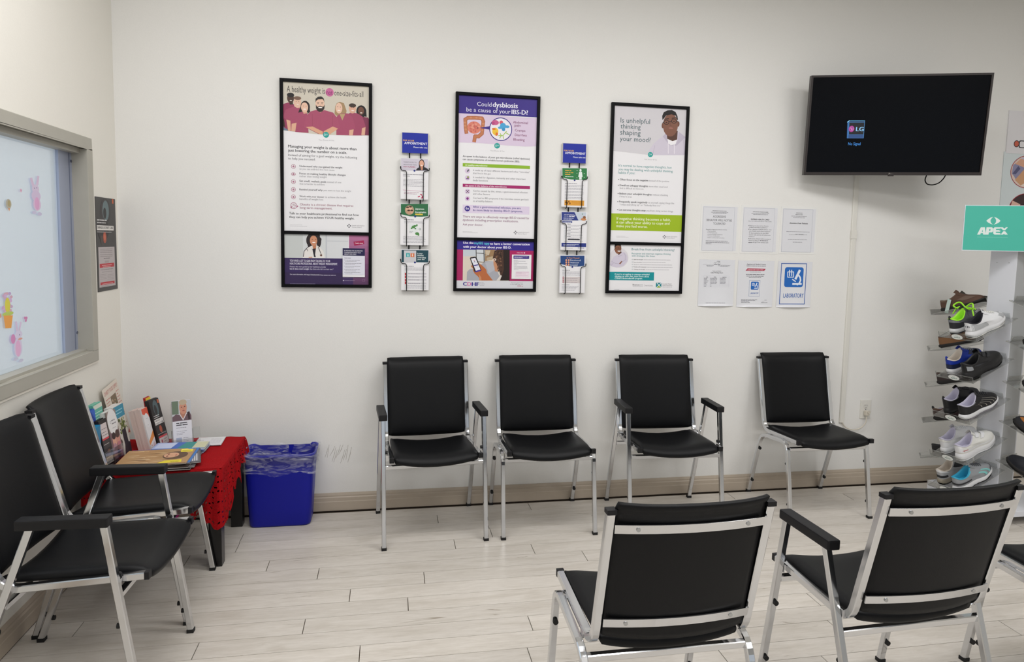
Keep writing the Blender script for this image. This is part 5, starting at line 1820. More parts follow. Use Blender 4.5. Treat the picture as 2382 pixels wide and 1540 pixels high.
standing('leaflet_stack', 'tall sea green leaflets beside the blue ones against the window wall', 'leaflets', -1.238, 3.122, CT + .07, PI2, .10, .085, .205, .03, ('leaflet_green', '66b09c', .4), dA2, 6, LGN)
t = empty('leaflet_box', (-1.21, 3.0, CT), 'teal blue cardboard leaflet box behind the dark shingles leaflets', 'box')
m = MB()
m.prism([(0, 0), (.085, 0), (.085, .085)] + [(.085 - .0425 + .0425 * math.cos(a * PI / 8), .085 + .0 + .020 * math.sin(a * PI / 8)) for a in range(1, 8)] + [(0, .085)], (0, 0, .20), lambda p: (-1.246 + (p[1] * .28), 3.030 + p[0] * .75, CT))
m.build('box_body', mat('teal_card', '1180ae', rough=.4), t)


def dB(k):
    k.rect(0, 0, 100, 100, 'ddd3c6').text('CHARITY FOOD SUPPLY', 6, 12, 94, 'b5504a', h=6.5, bold=.006)
    k.rect(36, 19, 72, 58, '7d6a52')
    rq = random.Random(2)
    for i in range(30):
        k.ell(38 + rq.random() * 32, 21 + rq.random() * 35, 3, 2.6, rq.choice(['9a8468', '5f503c', 'b09a7c', '6f6a50', 'c9b49a']), 8)
    for i in range(9):
        k.dash(6, 20 + i * 5, 32 - (i % 3) * 4, 2.2, 'c47a72').dash(76, 19 + i * 5, 95 - (i % 2) * 5, 2.2, 'c47a72')
    for i in range(7):
        k.dash(8, 67 + i * 4.6, 92 - (i * 13) % 25, 2.3, '5c5a50')
    k.poly([(84, 95), (87, 89), (90, 94), (94, 87), (96, 96)], 'c0403a')


standing('charity_flyer', 'cream flyer about charity food supply leaning on the window wall', 'flyer', -1.262, 3.385, CT + .005, PI2 + .03, .18, .195, .292, .0012, ('cream_paper', 'ddd3c6', .6), dB, 1, None, -.10)


def dC1(k):
    k.rect(0, 0, 100, 100, '2c2627').rect(8, 8, 92, 38, 'cfc3c4').rect(8, 38, 92, 42, 'c9404a').rect(8, 43, 92, 60, '3f3a3b').dash(14, 20, 84, 2.5, '8f8686').dash(14, 27, 74, 2.5, '8f8686').dash(14, 33, 84, 2.5, '8f8686').dash(12, 52, 80, 2.5, 'a8a0a0')
    k.ell(60, 72, 26, 9, '6a4a42').rect(8, 78, 92, 92, 'dcd6d4').text("SHINGLES", 12, 84, 70, '2a2627', h=3.4, bold=.012).text("DOESN'T CARE", 12, 90, 88, '2a2627', h=3.4, bold=.012).dash(12, 97, 80, 2, 'a8a0a0')


holder('clear leaflet holder with dark and round topped leaflets, nearest the black chair', -1.195, 3.092, CT, PI2 - .10, .16, .150, .19, .035, .075)
standing('leaflet_stack', 'black edged shingles leaflets in the nearest clear holder', 'leaflets', -1.198, 3.096, CT + .003, PI2 - .10, .16, .062, .212, .028, ('black_card', '262223', .4), dC1, 5, LGN, 0, ('black_card', '262223', .4))


def dC2(k):
    k.rect(0, 0, 100, 100, '8f7f7a').rect(0, 40, 100, 100, '7a5f66').ell(50, 22, 52, 25, 'dfdedf', 32).dash(38, 20, 76, 3.6, '85838a').dash(38, 26, 84, 3.6, '85838a').ring(28, 21, 6, 2.6, .3, '85838a', 10).dash(38, 34, 72, 2, 'a5a3a7')
    for a in ((34, 58, 20, 16, 'd3a08c'), (74, 56, 20, 16, 'c98f80'), (34, 48, 20, 7, '3a2a28'), (74, 47, 22, 8, '4f3a34'), (30, 80, 26, 18, 'a8808c'), (76, 80, 26, 18, 'b06f7a'), (56, 88, 16, 12, '4a3a52')):
        k.ell(*a)
    k.rect(0, 92, 100, 100, '4a3a44')


standing('leaflet_stack', 'leaflets with a white round top and a family photo in the nearest clear holder', 'leaflets', -1.190, 3.162, CT + .003, PI2 - .10, .16, .078, .232, .028, ('leaflet_mauve', '8f7f7a', .4), dC2, 5, LGN, 0, ('white_paper2', 'd9d6d4', .5))


def dD(k):
    k.rect(0, 0, 100, 100, '9a948c').rect(0, 0, 100, 24, '3f8ca6').dash(18, 10, 84, 3, '9acbd8').dash(18, 16, 74, 3, '9acbd8').rect(0, 24, 100, 100, 'c9c4bc')
    rq = random.Random(8)
    for i in range(60):
        k.ell(30 + rq.gauss(25, 16), 42 + rq.gauss(0, 8), 5, 3, rq.choice(['5c6a34', '7d8a4a', '3f4a26', '8f8a5a']), 8, rot=rq.random())
    k.poly([(40, 50), (78, 48), (84, 78), (100, 80), (100, 100), (30, 100), (46, 80)], '2a2630').ell(18, 82, 14, 18, 'b9b2ac').ell(20, 72, 8, 6, '4a3a34')


standing('leaflet_stack', 'leaflets with a teal top over a plant photo, second from the nearer chair', 'leaflets', -1.195, 3.252, CT + .003, PI2 - .04, .15, .100, .232, .04, ('leaflet_teal', 'cfcbc6', .5), dD, 7, LGN, 0, ('white_paper2', 'd9d6d4', .5))


def dD2(k):
    k.rect(0, 0, 100, 100, '2c2a3c').rect(0, 0, 100, 20, 'b9bcc6').rect(60, 30, 100, 100, '3f3550')


standing('leaflet_stack', 'dark plum leaflets between the plant leaflets and the orange booklets', 'leaflets', -1.205, 3.345, CT + .003, PI2 + .05, .15, .030, .215, .03, ('leaflet_plum', '3a3448', .4), dD2, 3, LGN)


def dE(k):
    k.rect(0, 0, 100, 100, 'd8d4d4').poly([(0, 0), (100, 0), (100, 26), (0, 12)], 'd2563f').ell(55, 30, 42, 17, 'dddbdd').poly([(0, 78), (60, 66), (100, 58), (100, 76), (40, 86), (0, 100)], 'd98a4a').poly([(0, 88), (100, 74), (100, 100), (0, 100)], 'd9d3d6').ell(26, 90, 5, 2, 'b02a3a', 10).ell(74, 92, 22, 7, 'cdb5bd').dash(40, 26, 70, 1.8, 'a59f9f').dash(40, 42, 62, 1.8, 'b5afaf')


standing('booklet_stack', 'thick stack of white booklets with orange tops between plum and shingles leaflets', 'booklets', -1.105, 3.352, CT + .002, PI2 - .12, .22, .055, .200, .060, ('booklet_white', 'd8d4d4', .5), dE, 9, LGN, 0, ('booklet_page', 'd3bdb6', .7))


def dF(k):
    k.rect(0, 0, 100, 100, '2b2728').ell(52, 20, 26, 18, '4f5f64').ell(46, 24, 14, 12, '2f2e30').rect(82, 3, 96, 11, 'c0603a').dash(10, 36, 70, 2, 'd8d4d4').dash(10, 40, 64, 2, 'd8d4d4').rect(6, 43, 96, 55, 'dedad8').text("SHINGLES", 10, 48, 60, '2a2627', h=3.4, bold=.012).text("DOESN'T CARE", 10, 54, 92, '2a2627', h=3.4, bold=.012)
    k.ell(48, 66, 14, 8, 'a8503c').dash(8, 76, 90, 2, 'a8a0a0').rect(6, 80, 96, 84, 'c9404a').rect(6, 84, 96, 100, 'cbbfc0').ell(30, 92, 7, 4, 'a05060').dash(46, 90, 84, 2, '7f7878').dash(46, 95, 78, 2, '7f7878')


standing('leaflet_stack', 'dark shingles leaflets leaning beside the orange topped booklets', 'leaflets', -1.085, 3.412, CT + .002, PI2 - .22, .24, .080, .225, .022, ('shingles_black', '2b2728', .4), dF, 4, LGN, 0, ('black_card', '262223', .4))


def dF2(k):
    k.rect(0, 0, 100, 100, 'c02a2a').rect(0, 0, 100, 40, 'e0c02a').ell(50, 60, 30, 16, '2a2627')


standing('leaflet_stack', 'red and yellow leaflets mostly hidden behind the dark shingles leaflets', 'leaflets', -1.14, 3.492, CT + .002, PI2 - .1, .16, .05, .218, .012, ('leaflet_red', 'b02a2a', .4), dF2, 2, LGN)


def dG(k):
    k.rect(0, 0, 100, 100, 'd9d8e0').rect(0, 0, 100, 44, 'b9bcc0').rect(0, 0, 34, 30, '6a7a68').poly([(0, 36), (20, 30), (36, 32), (70, 34), (90, 26), (100, 36), (100, 46), (0, 46)], '6a545c')
    k.poly([(40, 26), (76, 24), (72, 36), (56, 42), (44, 36)], 'b07a66').ell(58, 16, 20, 15, 'c98f78').ell(58, 4, 21, 6, 'b9a890').ell(50, 15, 4, 1.2, '5a3a34', 8).ell(67, 14, 4, 1.2, '5a3a34', 8).ell(60, 23, 7, 1.3, 'a05a54', 8).line([(59, 15), (57, 19), (61, 20)], 1.5, 'a06a58').poly([(78, 28), (90, 26), (94, 44), (84, 46)], '3a2a30').line([(38, 30), (56, 44), (74, 30)], 5, 'd0c8cc')
    k.dash(18, 52, 84, 3.4, '3a3840').dash(18, 56.5, 78, 3.4, '3a3840').dash(18, 62, 70, 1.6, '55535c')
    k.dash(18, 70, 72, 1.4, '9a98a4').dash(18, 74, 60, 1.4, '9a98a4').dash(18, 77, 52, 1.4, '9a98a4').rect(14, 84, 44, 97, 'a5abc2').dash(52, 86, 82, 1.6, '77757f').dash(52, 90, 84, 1.4, '9a98a4').dash(52, 93, 78, 1.4, '9a98a4')


holder('clear leaflet holder with tall side wings standing alone by the back wall', -1.026, 3.405, CT, .42, .20, .090, .205, .022, .030, .045)
standing('leaflet_stack', 'leaflet with a photo of a short haired person, in the lone clear holder', 'leaflets', -1.024, 3.409, CT + .003, .42, .20, .084, .212, .012, ('white_paper3', 'd9d8e0', .4), dG, 3, LGN)


def flat_stack(name, label, cat, x, y, z, yaw, w, d, n, th, cover, draw, jit, group=None, page=('page_edges', 'd6d2cc', .7)):
    M = Matrix.Translation((x, y, z)) @ Matrix.Rotation(yaw, 4, 'Z')
    t = empty(name, label=label, cat=cat, group=group, mtx=M)
    r = random.Random(n * 31 + int(w * 1000))
    for i in range(n):
        last = i == n - 1
        q = Matrix.Translation((0 if last else r.uniform(-jit, jit), 0 if last else r.uniform(-jit, jit), i * th)) @ Matrix.Rotation(0 if last else r.uniform(-.03, .03), 4, 'Z')
        MB().box((0, 0, th / 2), (w, d, th - .0003), q).build('sheet', mat(*page), t, local=True)
    R3 = M.to_3x3()
    k = Ink(M @ Vector((-w / 2, -d / 2, n * th)), R3 @ Vector((1, 0, 0)), R3 @ Vector((0, 1, 0)), (0, 0, 1), size=(w, d))
    draw(k)
    k.build('printed_cover', t)
    return t


def dH(k):
    k.rect(0, 0, 100, 100, 'd9d9dc').text('note', 10, 40, 26, '55535c').dash(50, 22, 92, 3, '9a98a4')
    for i in range(7):
        k.dash(52, 32 + i * 8, 92, 3, '9a98a4')


flat_stack('paper_stack', 'loose white printed papers at the back corner of the red cloth', 'papers', -.874, 3.462, CT, .05, .125, .140, 4, .0011, ('white_paper4', 'd9d9dc', .6), dH, .006, None, ('white_paper4', 'd9d9dc', .6))


def dI(k):
    k.rect(0, 0, 100, 100, '9fb0dc').rect(48, 0, 76, 100, '2f8a86').rect(76, 0, 100, 100, 'c9c9a8').rect(4, 12, 40, 88, 'c3cdea').poly([(40, 0), (56, 0), (48, 100), (36, 100)], '3f66b8')


zI = CT
for i in range(6):
    flat_stack('folded_leaflet', ('bottom', 'second from bottom', 'third from bottom', 'third from top', 'second from top', 'top')[i] + ' folded blue leaflet of the flat pile behind the magazines', 'leaflet', -.972 + .003 * ((i * 5) % 3 - 1), 3.336 + .004 * ((i * 3) % 4 - 1.5), zI + .0002 + i * .0040, .03 - .01 * (i % 3), .232, .098, 2, .0019, ('leaflet_white5', 'cfd3e2', .4), dI, .001, 'blue leaflets lying behind the magazines', ('leaflet_bluefold', '5a7cc0' if i % 2 else '8fa6d8', .4))


def mag(i, label, x, y, yaw, draw, cover, th):
    M = Matrix.Translation((x, y, mag.z)) @ Matrix.Rotation(yaw, 4, 'Z')
    t = empty('magazine', label=label, cat='magazine', group='magazines stacked on the red cloth', mtx=M)
    w, d = .285, .212
    MB().box((0, 0, th / 2), (w - .003, d - .003, th - .0012)).build('pages', M_PAGES, t, local=True)
    for zz in (.0003, th - .0004):
        MB().box((0, 0, zz), (w, d, .0006)).build('cover', mat(*cover), t, local=True)
    if draw:
        R3 = M.to_3x3()
        k = Ink(M @ Vector((-w / 2, -d / 2, th)), R3 @ Vector((1, 0, 0)), R3 @ Vector((0, 1, 0)), (0, 0, 1), size=(w, d))
        draw(k)
        k.build('printed_cover', t)
    mag.z += th + .0003


mag.z = CT


def dM_grey(k):
    k.rect(0, 0, 100, 100, '4a484e').rect(80, 4, 98, 96, '6a686e')
    for i in range(4):
        k.rect(84 + i * 3, 40, 86 + i * 3, 90, 'c9c8cc')


def dM_top(k):
    k.rect(0, 0, 100, 100, 'b08a5f')
    rq = random.Random(6)
    for i in range(50):
        y = rq.uniform(2, 98)
        x = rq.uniform(0, 62)
        k.poly([(x, y), (x + rq.uniform(14, 34), y + rq.uniform(-2, 2)), (x + rq.uniform(10, 30), y + rq.uniform(1, 4))], rq.choice(['c9a678', '8f6a44', 'd9bd94', '7d5c3c', 'b89468', 'e0c8a4']))
    k.ell(76, 46, 18, 27, '5f4630').ell(70, 44, 11, 17, 'd0a080').ell(65, 37, 1.6, 5, '7a4a38', 8).ell(65, 51, 1.6, 5, '7a4a38', 8).ell(77, 45, 1.4, 6, 'b8705c', 8).line([(66, 44), (72, 45)], 1, 'b88868')
    k.poly([(78, 4), (96, 2), (98, 26), (80, 24)], 'e2d030').poly([(66, 80), (90, 76), (92, 94), (58, 96)], 'e2d030').rect(88, 0, 100, 6, '3f78c0')
    for i in range(5):
        k.dash(74 + i * 1, 86 + i * 2, 88, 1.6, 'a89a20')
    k.line([(80, 9), (95, 9)], 2.4, 'fff27a').line([(82, 15), (93, 15)], 2.0, '8a7a20')


def dM_blue(k):
    k.rect(0, 0, 100, 100, '3f78c0').rect(0, 0, 30, 22, '1f4fb0').rect(12, 4, 40, 20, 'd9dce6').text('CN', 46, 20, 58, 'e6eaf4', h=12, bold=.02)


for a in ((0, 'bottom magazine of the pile on the red cloth, with a black cover', -1.000, 3.150, .05, None, ('mag_black', '1c1a1c', .3), .0052), (1, 'second magazine up the pile, with a grey cover', -.992, 3.158, .10, None, ('mag_grey', '6a666a', .3), .0045),
          (2, 'third magazine up the pile, with a dark brown cover', -1.004, 3.146, .03, None, ('mag_brown', '3a2f2a', .3), .0050), (3, 'fourth magazine up the pile, with a grey panel showing at its right end', -.985, 3.165, .26, dM_grey, ('mag_slate', '4a484e', .3), .0045),
          (4, 'magazine with a bright blue cover directly under the top one', -1.012, 3.180, .06, dM_blue, ('mag_blue', '3f78c0', .3), .0045), (5, 'top magazine of the pile, with a brown portrait cover and yellow title', -1.020, 3.158, .06, dM_top, ('mag_tan', 'a8865e', .25), .0050)):
    mag(*a)

# ------------------------------------------------------------------ blue waste bin with a clear liner
M_BIN = mat('blue_bin', '0b1390', rough=.4, bump=.04, bscale=200, spec=.3)
BXC, BYC = -.547, 3.548


def rr_pt(u, hx_, hy_, r):
    """point at fraction u around a rounded rectangle"""
    segs = [(hx_ - r) * 2, PI / 2 * r, (hy_ - r) * 2, PI / 2 * r] * 2
    d = (u % 1) * sum(segs)
    cx, cy = [(-(hx_ - r), -hy_)], None
    pos = Vector((-(hx_ - r), -hy_))
    ang = 0.0
    for i, L in enumerate(segs):
        if d <= L:
            if i % 2 == 0:
                return pos + Vector((math.cos(ang), math.sin(ang))) * d
            a = d / r
            c = pos + Vector((-math.sin(ang), math.cos(ang))) * r
            return c + Vector((math.sin(ang + a), -math.cos(ang + a))) * r
        d -= L
        if i % 2 == 0:
            pos = pos + Vector((math.cos(ang), math.sin(ang))) * L
        else:
            c = pos + Vector((-math.sin(ang), math.cos(ang))) * r
            ang += PI / 2
            pos = c + Vector((math.sin(ang), -math.cos(ang))) * r
    return pos


def bin_ring(u, z, grow=0.0, bh=.385):
    f = z / bh
    p = rr_pt(u, .150 + .022 * f + grow, .082 + .022 * f + grow, .030 + .008 * f)
    return Vector((BXC + p.x, BYC - .002 * f + p.y, z))


BH = .385
t = empty('waste_bin', (BXC, BYC, 0), 'blue plastic waste bin between the corner table and the chairs', 'bin')
m = MB()
prof = [(.0, -.008), (.004, -.002), (.012, 0), (.10, 0), (.20, 0), (.30, 0), (BH - .020, 0), (BH - .018, .006), (BH - .002, .007), (BH, .005), (BH, 0), (BH - .01, -.002), (.20, -.003), (.02, -.003)]
N = 48
m.grid(lambda u, v: bin_ring(u, prof[min(len(prof) - 1, int(round(v * (len(prof) - 1))))][0], prof[min(len(prof) - 1, int(round(v * (len(prof) - 1))))][1]), N, len(prof) - 1, closeu=True)
m.add([bin_ring(i / N, .0, -.008) for i in range(N)], [tuple(range(N - 1, -1, -1))])
m.add([bin_ring(i / N, .02, -.003) for i in range(N)], [tuple(range(N))])
m.build('bin_body', M_BIN, t)


def mat_liner():
    m, nt, b, out = newmat('clear_liner')
    b.inputs['Base Color'].default_value = (.85, .87, .95, 1)
    b.inputs['Roughness'].default_value = .18
    b.inputs['Specular IOR Level'].default_value = .8
    tr = nt.nodes.new('ShaderNodeBsdfTransparent')
    mx = nt.nodes.new('ShaderNodeMixShader')
    geo = nt.nodes.new('ShaderNodeNewGeometry')
    n = nt.nodes.new('ShaderNodeTexNoise')
    n.inputs['Scale'].default_value = 11
    n.inputs['Detail'].default_value = 5
    n.inputs['Distortion'].default_value = 2.0
    mp = nt.nodes.new('ShaderNodeMapping')
    mp.inputs['Scale'].default_value = (1, 1, 3.2)
    nt.links.new(geo.outputs['Position'], mp.inputs[0])
    nt.links.new(mp.outputs[0], n.inputs['Vector'])
    rp_ = nt.nodes.new('ShaderNodeValToRGB')
    rp_.color_ramp.elements[0].position = .46
    rp_.color_ramp.elements[0].color = (.03, .03, .03, 1)
    rp_.color_ramp.elements[1].position = .80
    rp_.color_ramp.elements[1].color = (.50, .50, .50, 1)
    nt.links.new(n.outputs['Fac'], rp_.inputs[0])
    nt.links.new(rp_.outputs[0], mx.inputs[0])
    nt.links.new(tr.outputs[0], mx.inputs[1])
    nt.links.new(b.outputs[0], mx.inputs[2])
    bp = nt.nodes.new('ShaderNodeBump')
    bp.inputs['Strength'].default_value = .9
    bp.inputs['Distance'].default_value = .01
    nt.links.new(n.outputs['Fac'], bp.inputs['Height'])
    nt.links.new(bp.outputs['Normal'], b.inputs['Normal'])
    nt.links.new(mx.outputs[0], out.inputs['Surface'])
    return m


m = MB()
rl = random.Random(12)
wob = [rl.uniform(-.5, .5) for _ in range(97)]
LP = [(.05, -.012), (.16, -.010), (.27, -.008), (BH - .02, -.006), (BH + .004, -.002), (BH + .008, .007), (BH + .003, .014), (BH - .03, .013), (BH - .06, .011), (BH - .085, .011), (BH - .100, .013)]
NL = 96


def liner(u, v):
    j = int(round(v * (len(LP) - 1)))
    z, g = LP[j]
    i = int(round(u * NL)) % NL
    k = 1 if j > 3 else 1.6
    a = .0025 * k * math.sin(i * .65 + j * .7) + .0015 * k * wob[i // 2]
    zz = z + (.010 * math.sin(i * .33 + 1) + .006 * wob[(i + 7) % NL] if j >= 8 else 0) * (j - 7) / 3 + (.006 * math.sin(i * .21) if j in (4, 5) else 0)
    return bin_ring(u, min(zz, BH + .015), g + (a if j > 6 or j < 4 else abs(a) * .5))


m.grid(liner, NL, len(LP) - 1, closeu=True)
m.build('bin_liner', mat_liner(), t)['label'] = 'clear plastic liner folded over the rim'
# ------------------------------------------------------------------ shoe display stand
SCX, SCY, SA, SHH, SW, SLEN, SDR = 3.4326, 3.2115, 1.3579, .0687, .1028, .3291, .1136
ZL, ZB, ZR, DZ, SLB = 1.1142, 1.1896, 1.2111, .2244, .2993
TT = Vector((math.cos(SA), -math.sin(SA), 0))
NL1 = Vector((-math.sin(SA), -math.cos(SA), 0))
CC = Vector((SCX, SCY, 0))
M_STAND = mat('white_laminate', 'd9dbe2', rough=.32)
M_GREYP = mat('grey_panel', 'a4a6a8', rough=.4)  # greyer colour given to two opposite panels of the white tower
M_STICK = mat('white_sticker', 'e2e4e2', rough=.4)
st = empty('shoe_stand', (SCX, SCY, 0), 'white four sided shoe display stand with clear slanted shelves at the right edge', 'display stand')
# base: wall-aligned slab with cut corners on four feet, and a raised ring
BH2, CUT = .250, .055
pl = [(-BH2 + CUT, -BH2), (BH2 - CUT, -BH2), (BH2, -BH2 + CUT), (BH2, BH2 - CUT), (BH2 - CUT, BH2), (-BH2 + CUT, BH2), (-BH2, BH2 - CUT), (-BH2, -BH2 + CUT)]
MB().prism(pl, (0, 0, .032), lambda p: (SCX + p[0], SCY + p[1], .048)).build('base_plate', M_STAND, st, bevel=.003)
for a in (-1, 1):
    for b in (-1, 1):
        MB().cyl((SCX + a * .17, SCY + b * .17, 0), (SCX + a * .17, SCY + b * .17, .049), .022, 14).build('foot', M_BLACK, st)
MB().cyl((SCX, SCY, .080), (SCX, SCY, .090), .095, 28).build('turntable', M_BLACK, st)
STOP = 1.555
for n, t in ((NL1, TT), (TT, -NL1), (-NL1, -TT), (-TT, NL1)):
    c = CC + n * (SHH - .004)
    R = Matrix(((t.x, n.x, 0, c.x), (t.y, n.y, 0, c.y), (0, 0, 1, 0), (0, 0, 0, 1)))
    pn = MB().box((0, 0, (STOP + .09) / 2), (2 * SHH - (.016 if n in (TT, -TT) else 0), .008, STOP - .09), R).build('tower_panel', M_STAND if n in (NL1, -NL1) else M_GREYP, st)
    if n is NL1:
        for dx in (-.032, .032):
            MB().cyl(R @ Vector((dx, .004, 1.415)), R @ Vector((dx, .0052, 1.415)), .003, 8).build('screw', M_SCREW, pn)


def edge_faces(o, thin):
    o.data.materials.append(M_ACE)
    for p in o.data.polygons:
        if abs(p.normal[thin]) < .5:
            p.material_index = 1


def shelf(n, z, length, drop, sticker=True):
    """slanted clear shelf on one tower face; returns its frame: x along the shelf, y down the slope, z up from it"""
    t = Vector((-n.y, n.x, 0))
    d = (n * length - Vector((0, 0, drop)))
    L = d.length
    d.normalize()
    up = t.cross(d)
    if up.z < 0:
        t = -t
        up = -up
    o = CC + n * SHH + Vector((0, 0, z))
    M = Matrix(((t.x, d.x, up.x, o.x), (t.y, d.y, up.y, o.y), (t.z, d.z, up.z, o.z), (0, 0, 0, 1)))
    e = .004

    def plate(name, a, b, parent):
        m = MB().box2(a, b)
        ext = [abs(b[i] - a[i]) for i in range(3)]
        thin = ext.index(min(ext))
        q = link(bpy.data.objects.new(name, m.mesh(name, M_ACR)))
        edge_faces(q, thin)
        q.data.transform(M)
        q.parent = parent
        q.matrix_parent_inverse = wmat(parent).inverted()
        return q
    s = plate('shelf', (-SW, 0, -e), (SW, L, 0), st)
    lip = plate('shelf_lip', (-SW, L, -e), (SW, L + e, .030), s)
    plate('shelf_flange', (-SW * .6, .001, 0), (SW * .6, .005, .026), s)
    if sticker:
        k = Ink(M @ Vector((0, L + e, .012)), up.cross(d), up, d, size=(.062, .030))
        k.O = M @ Vector((0, L + e, .010)) - k.ux * .031 - k.uz * .015
        k.ell(50, 50, 50, 50, 'e2e5e2', 28).poly([(40, 32), (46, 22), (44, 32), (46, 42)], '3a6a60').poly([(60, 32), (54, 22), (56, 32), (54, 42)], '3a6a60').text('APEX', 24, 72, 78, '3a6a60', h=22, bold=.02)
        k.build('shelf_sticker', s, lift=.0006)
    return M, L


SHELF = {}
for i in range(5):
    SHELF['L', i] = shelf(NL1, ZL - i * DZ + (.045 if i == 4 else 0), SLEN, SDR)
    SHELF['B', i] = shelf(-TT, ZB - i * DZ, SLB, SDR * SLB / SLEN, False)
    SHELF['R', i] = shelf(TT, ZR - i * DZ, SLEN, SDR)

# teal sign standing in front of the tower top
su = Vector((math.cos(math.radians(20)), -math.sin(math.radians(20)), 0))
sn = Vector((-math.sin(math.radians(20)), -math.cos(math.radians(20)), 0))
sO = Vector((3.40, 3.085, 1.48))
k = Ink(sO, su, (0, 0, 1), sn, crop=(2182, 440, 5.925))
a, b = k.c(384, 226), k.c(334, 836)
uL, uR, vT, vB = (a[0] + b[0]) / 2, (a[0] + b[0]) / 2 + .385, a[1], b[1]
sg = empty('display_sign', sO + su * (uL + .19) + Vector((0, 0, vB)), 'teal sign with a white eye shaped emblem on top of the shoe stand', 'sign')
RM = Matrix(((su.x, -sn.x, 0, sO.x), (su.y, -sn.y, 0, sO.y), (0, 0, 1, sO.z), (0, 0, 0, 1)))
e = .0035
mm = MB().box(((uL + uR) / 2, .003, (vT + vB) / 2), (uR - uL + 2 * e, .006, vT - vB + 2 * e), RM)
mm.build('sign_board', M_STAND, sg)
k.el.append(([(uL, vB), (uR, vB), (uR, vT), (uL, vT)], hx('4cb6a3'), 1))
k.layer = 1
WS = 'dfe9e6'
k.poly([(665, 437), (692, 412), (725, 392), (762, 380), (742, 398), (726, 420), (722, 437), (728, 462), (745, 480), (762, 490), (720, 476), (690, 460)], WS)
k.poly([(861, 437), (835, 412), (805, 394), (770, 382), (788, 400), (798, 420), (801, 437), (795, 462), (780, 480), (762, 491), (808, 476), (838, 460)], WS)
# block letters A P E X
for q in ([(537, 627), (590, 526), (645, 526), (660, 627), (622, 627), (618, 606), (590, 606), (580, 627)], [(655, 627), (668, 526), (745, 526), (757, 540), (757, 580), (742, 596), (700, 596), (694, 627)],
          [(760, 545), (778, 526), (862, 526), (860, 545), (800, 548), (798, 563), (858, 563), (856, 586), (796, 586), (796, 602), (858, 606), (862, 627), (778, 627), (760, 612)],
          [(850, 526), (895, 526), (912, 545), (935, 526), (962, 526), (925, 566), (898, 566)], [(862, 627), (900, 580), (925, 580), (962, 627), (918, 627), (908, 612), (896, 627)]):
    k.poly(q, WS)
for q in ([(604, 588), (613, 556), (617, 588)], [(702, 576), (708, 548), (722, 548), (720, 576)]):
    k.poly(q, '4cb6a3')
k.line([(842, 572), (968, 572)], 7, '4cb6a3').dash(540, 660, 960, 5, '9ed6cb')
k.build('printed_face', sg)
MB().box((.03, .030, vB + .03), (.024, .050, .05), RM).build('sign_clip', M_STAND, sg)

# ------------------------------------------------------------------ shoes
def smooth(t):
    return t * t * (3 - 2 * t)


def interp(tab, t):
    for (a, x), (b, y) in zip(tab, tab[1:]):
        if t <= b:
            return x + (y - x) * smooth((t - a) / (b - a))
    return tab[-1][1]


class ShoeShape:
    def __init__(s, L=.285, wide=1.0, heel_h=.082, side_h=.062, tongue_h=.100, toe_h=.046, sole=.028, open_end=.46, pointed=0.0):
        s.L, s.w, s.hh, s.sh, s.th, s.toe, s.so, s.oe, s.pt = L, wide, heel_h, side_h, tongue_h, toe_h, sole, open_end, pointed

    def foot(s, a, grow=1.0):
        t = .5 + .5 * math.cos(a)
        hw = interp([(0, .034), (.22, .034), (.42, .031), (.70, .045), (.88, .043), (1, .038)], t) * s.w
        sn = math.sin(a)
        y = math.copysign(abs(sn) ** (.62 + s.pt), sn) * hw
        y += .007 * math.sin(PI * t) * 1.0
        return Vector((s.L * (.5 + (t - .5) * grow), y * grow, 0)), t

    def base_z(s, t):
        return .014 * max(0, (t - .70) / .30) ** 2 + .004 * max(0, (.10 - t) / .10)

    def sole_t(s, t):
        return s.so * (1.12 - .42 * t)

    def collar(s, a):
        x0, x1 = .012 * s.L, s.oe * s.L
        c = math.cos(a)
        x = (x0 + x1) / 2 + (x1 - x0) / 2 * c
        y = .027 * s.w * math.copysign(abs(math.sin(a)) ** .85, math.sin(a)) * (1 - .15 * c)
        z = s.sh
        z += (s.hh - s.sh) * max(0, -c) ** 3 + (s.th - s.sh) * max(0, c) ** 1.6
        return Vector((x, y + .004, z + s.so * .4))

    def P(s, a, t, off=0.0):
        B, ft = s.foot(a, .985)
        B.z = s.base_z(ft) + s.sole_t(ft) - .003
        K = s.collar(a)
        d = Vector((B.x - K.x, B.y - K.y, 0))
        P1 = B + Vector((0, 0, s.toe * (.95 if math.cos(a) > 0 else .9))) + d * .02
        P2 = K + d * .42 - Vector((0, 0, .012 + .20 * d.length))
        P2.z = max(P2.z, B.z + .02)
        q = 1 - t
        r = B * q ** 3 + P1 * 3 * q * q * t + P2 * 3 * q * t * t + K * t ** 3
        if off:
            h = .02
            da = s.P(a + h, t) - s.P(a - h, t)
            t0, t1 = max(0, t - h), min(1, t + h)
            dt = s.P(a, t1) - s.P(a, t0)
            n = da.cross(dt)
            if n.length > 1e-9:
                n.normalize()
                r = r + n * off
        return r


NA = 36


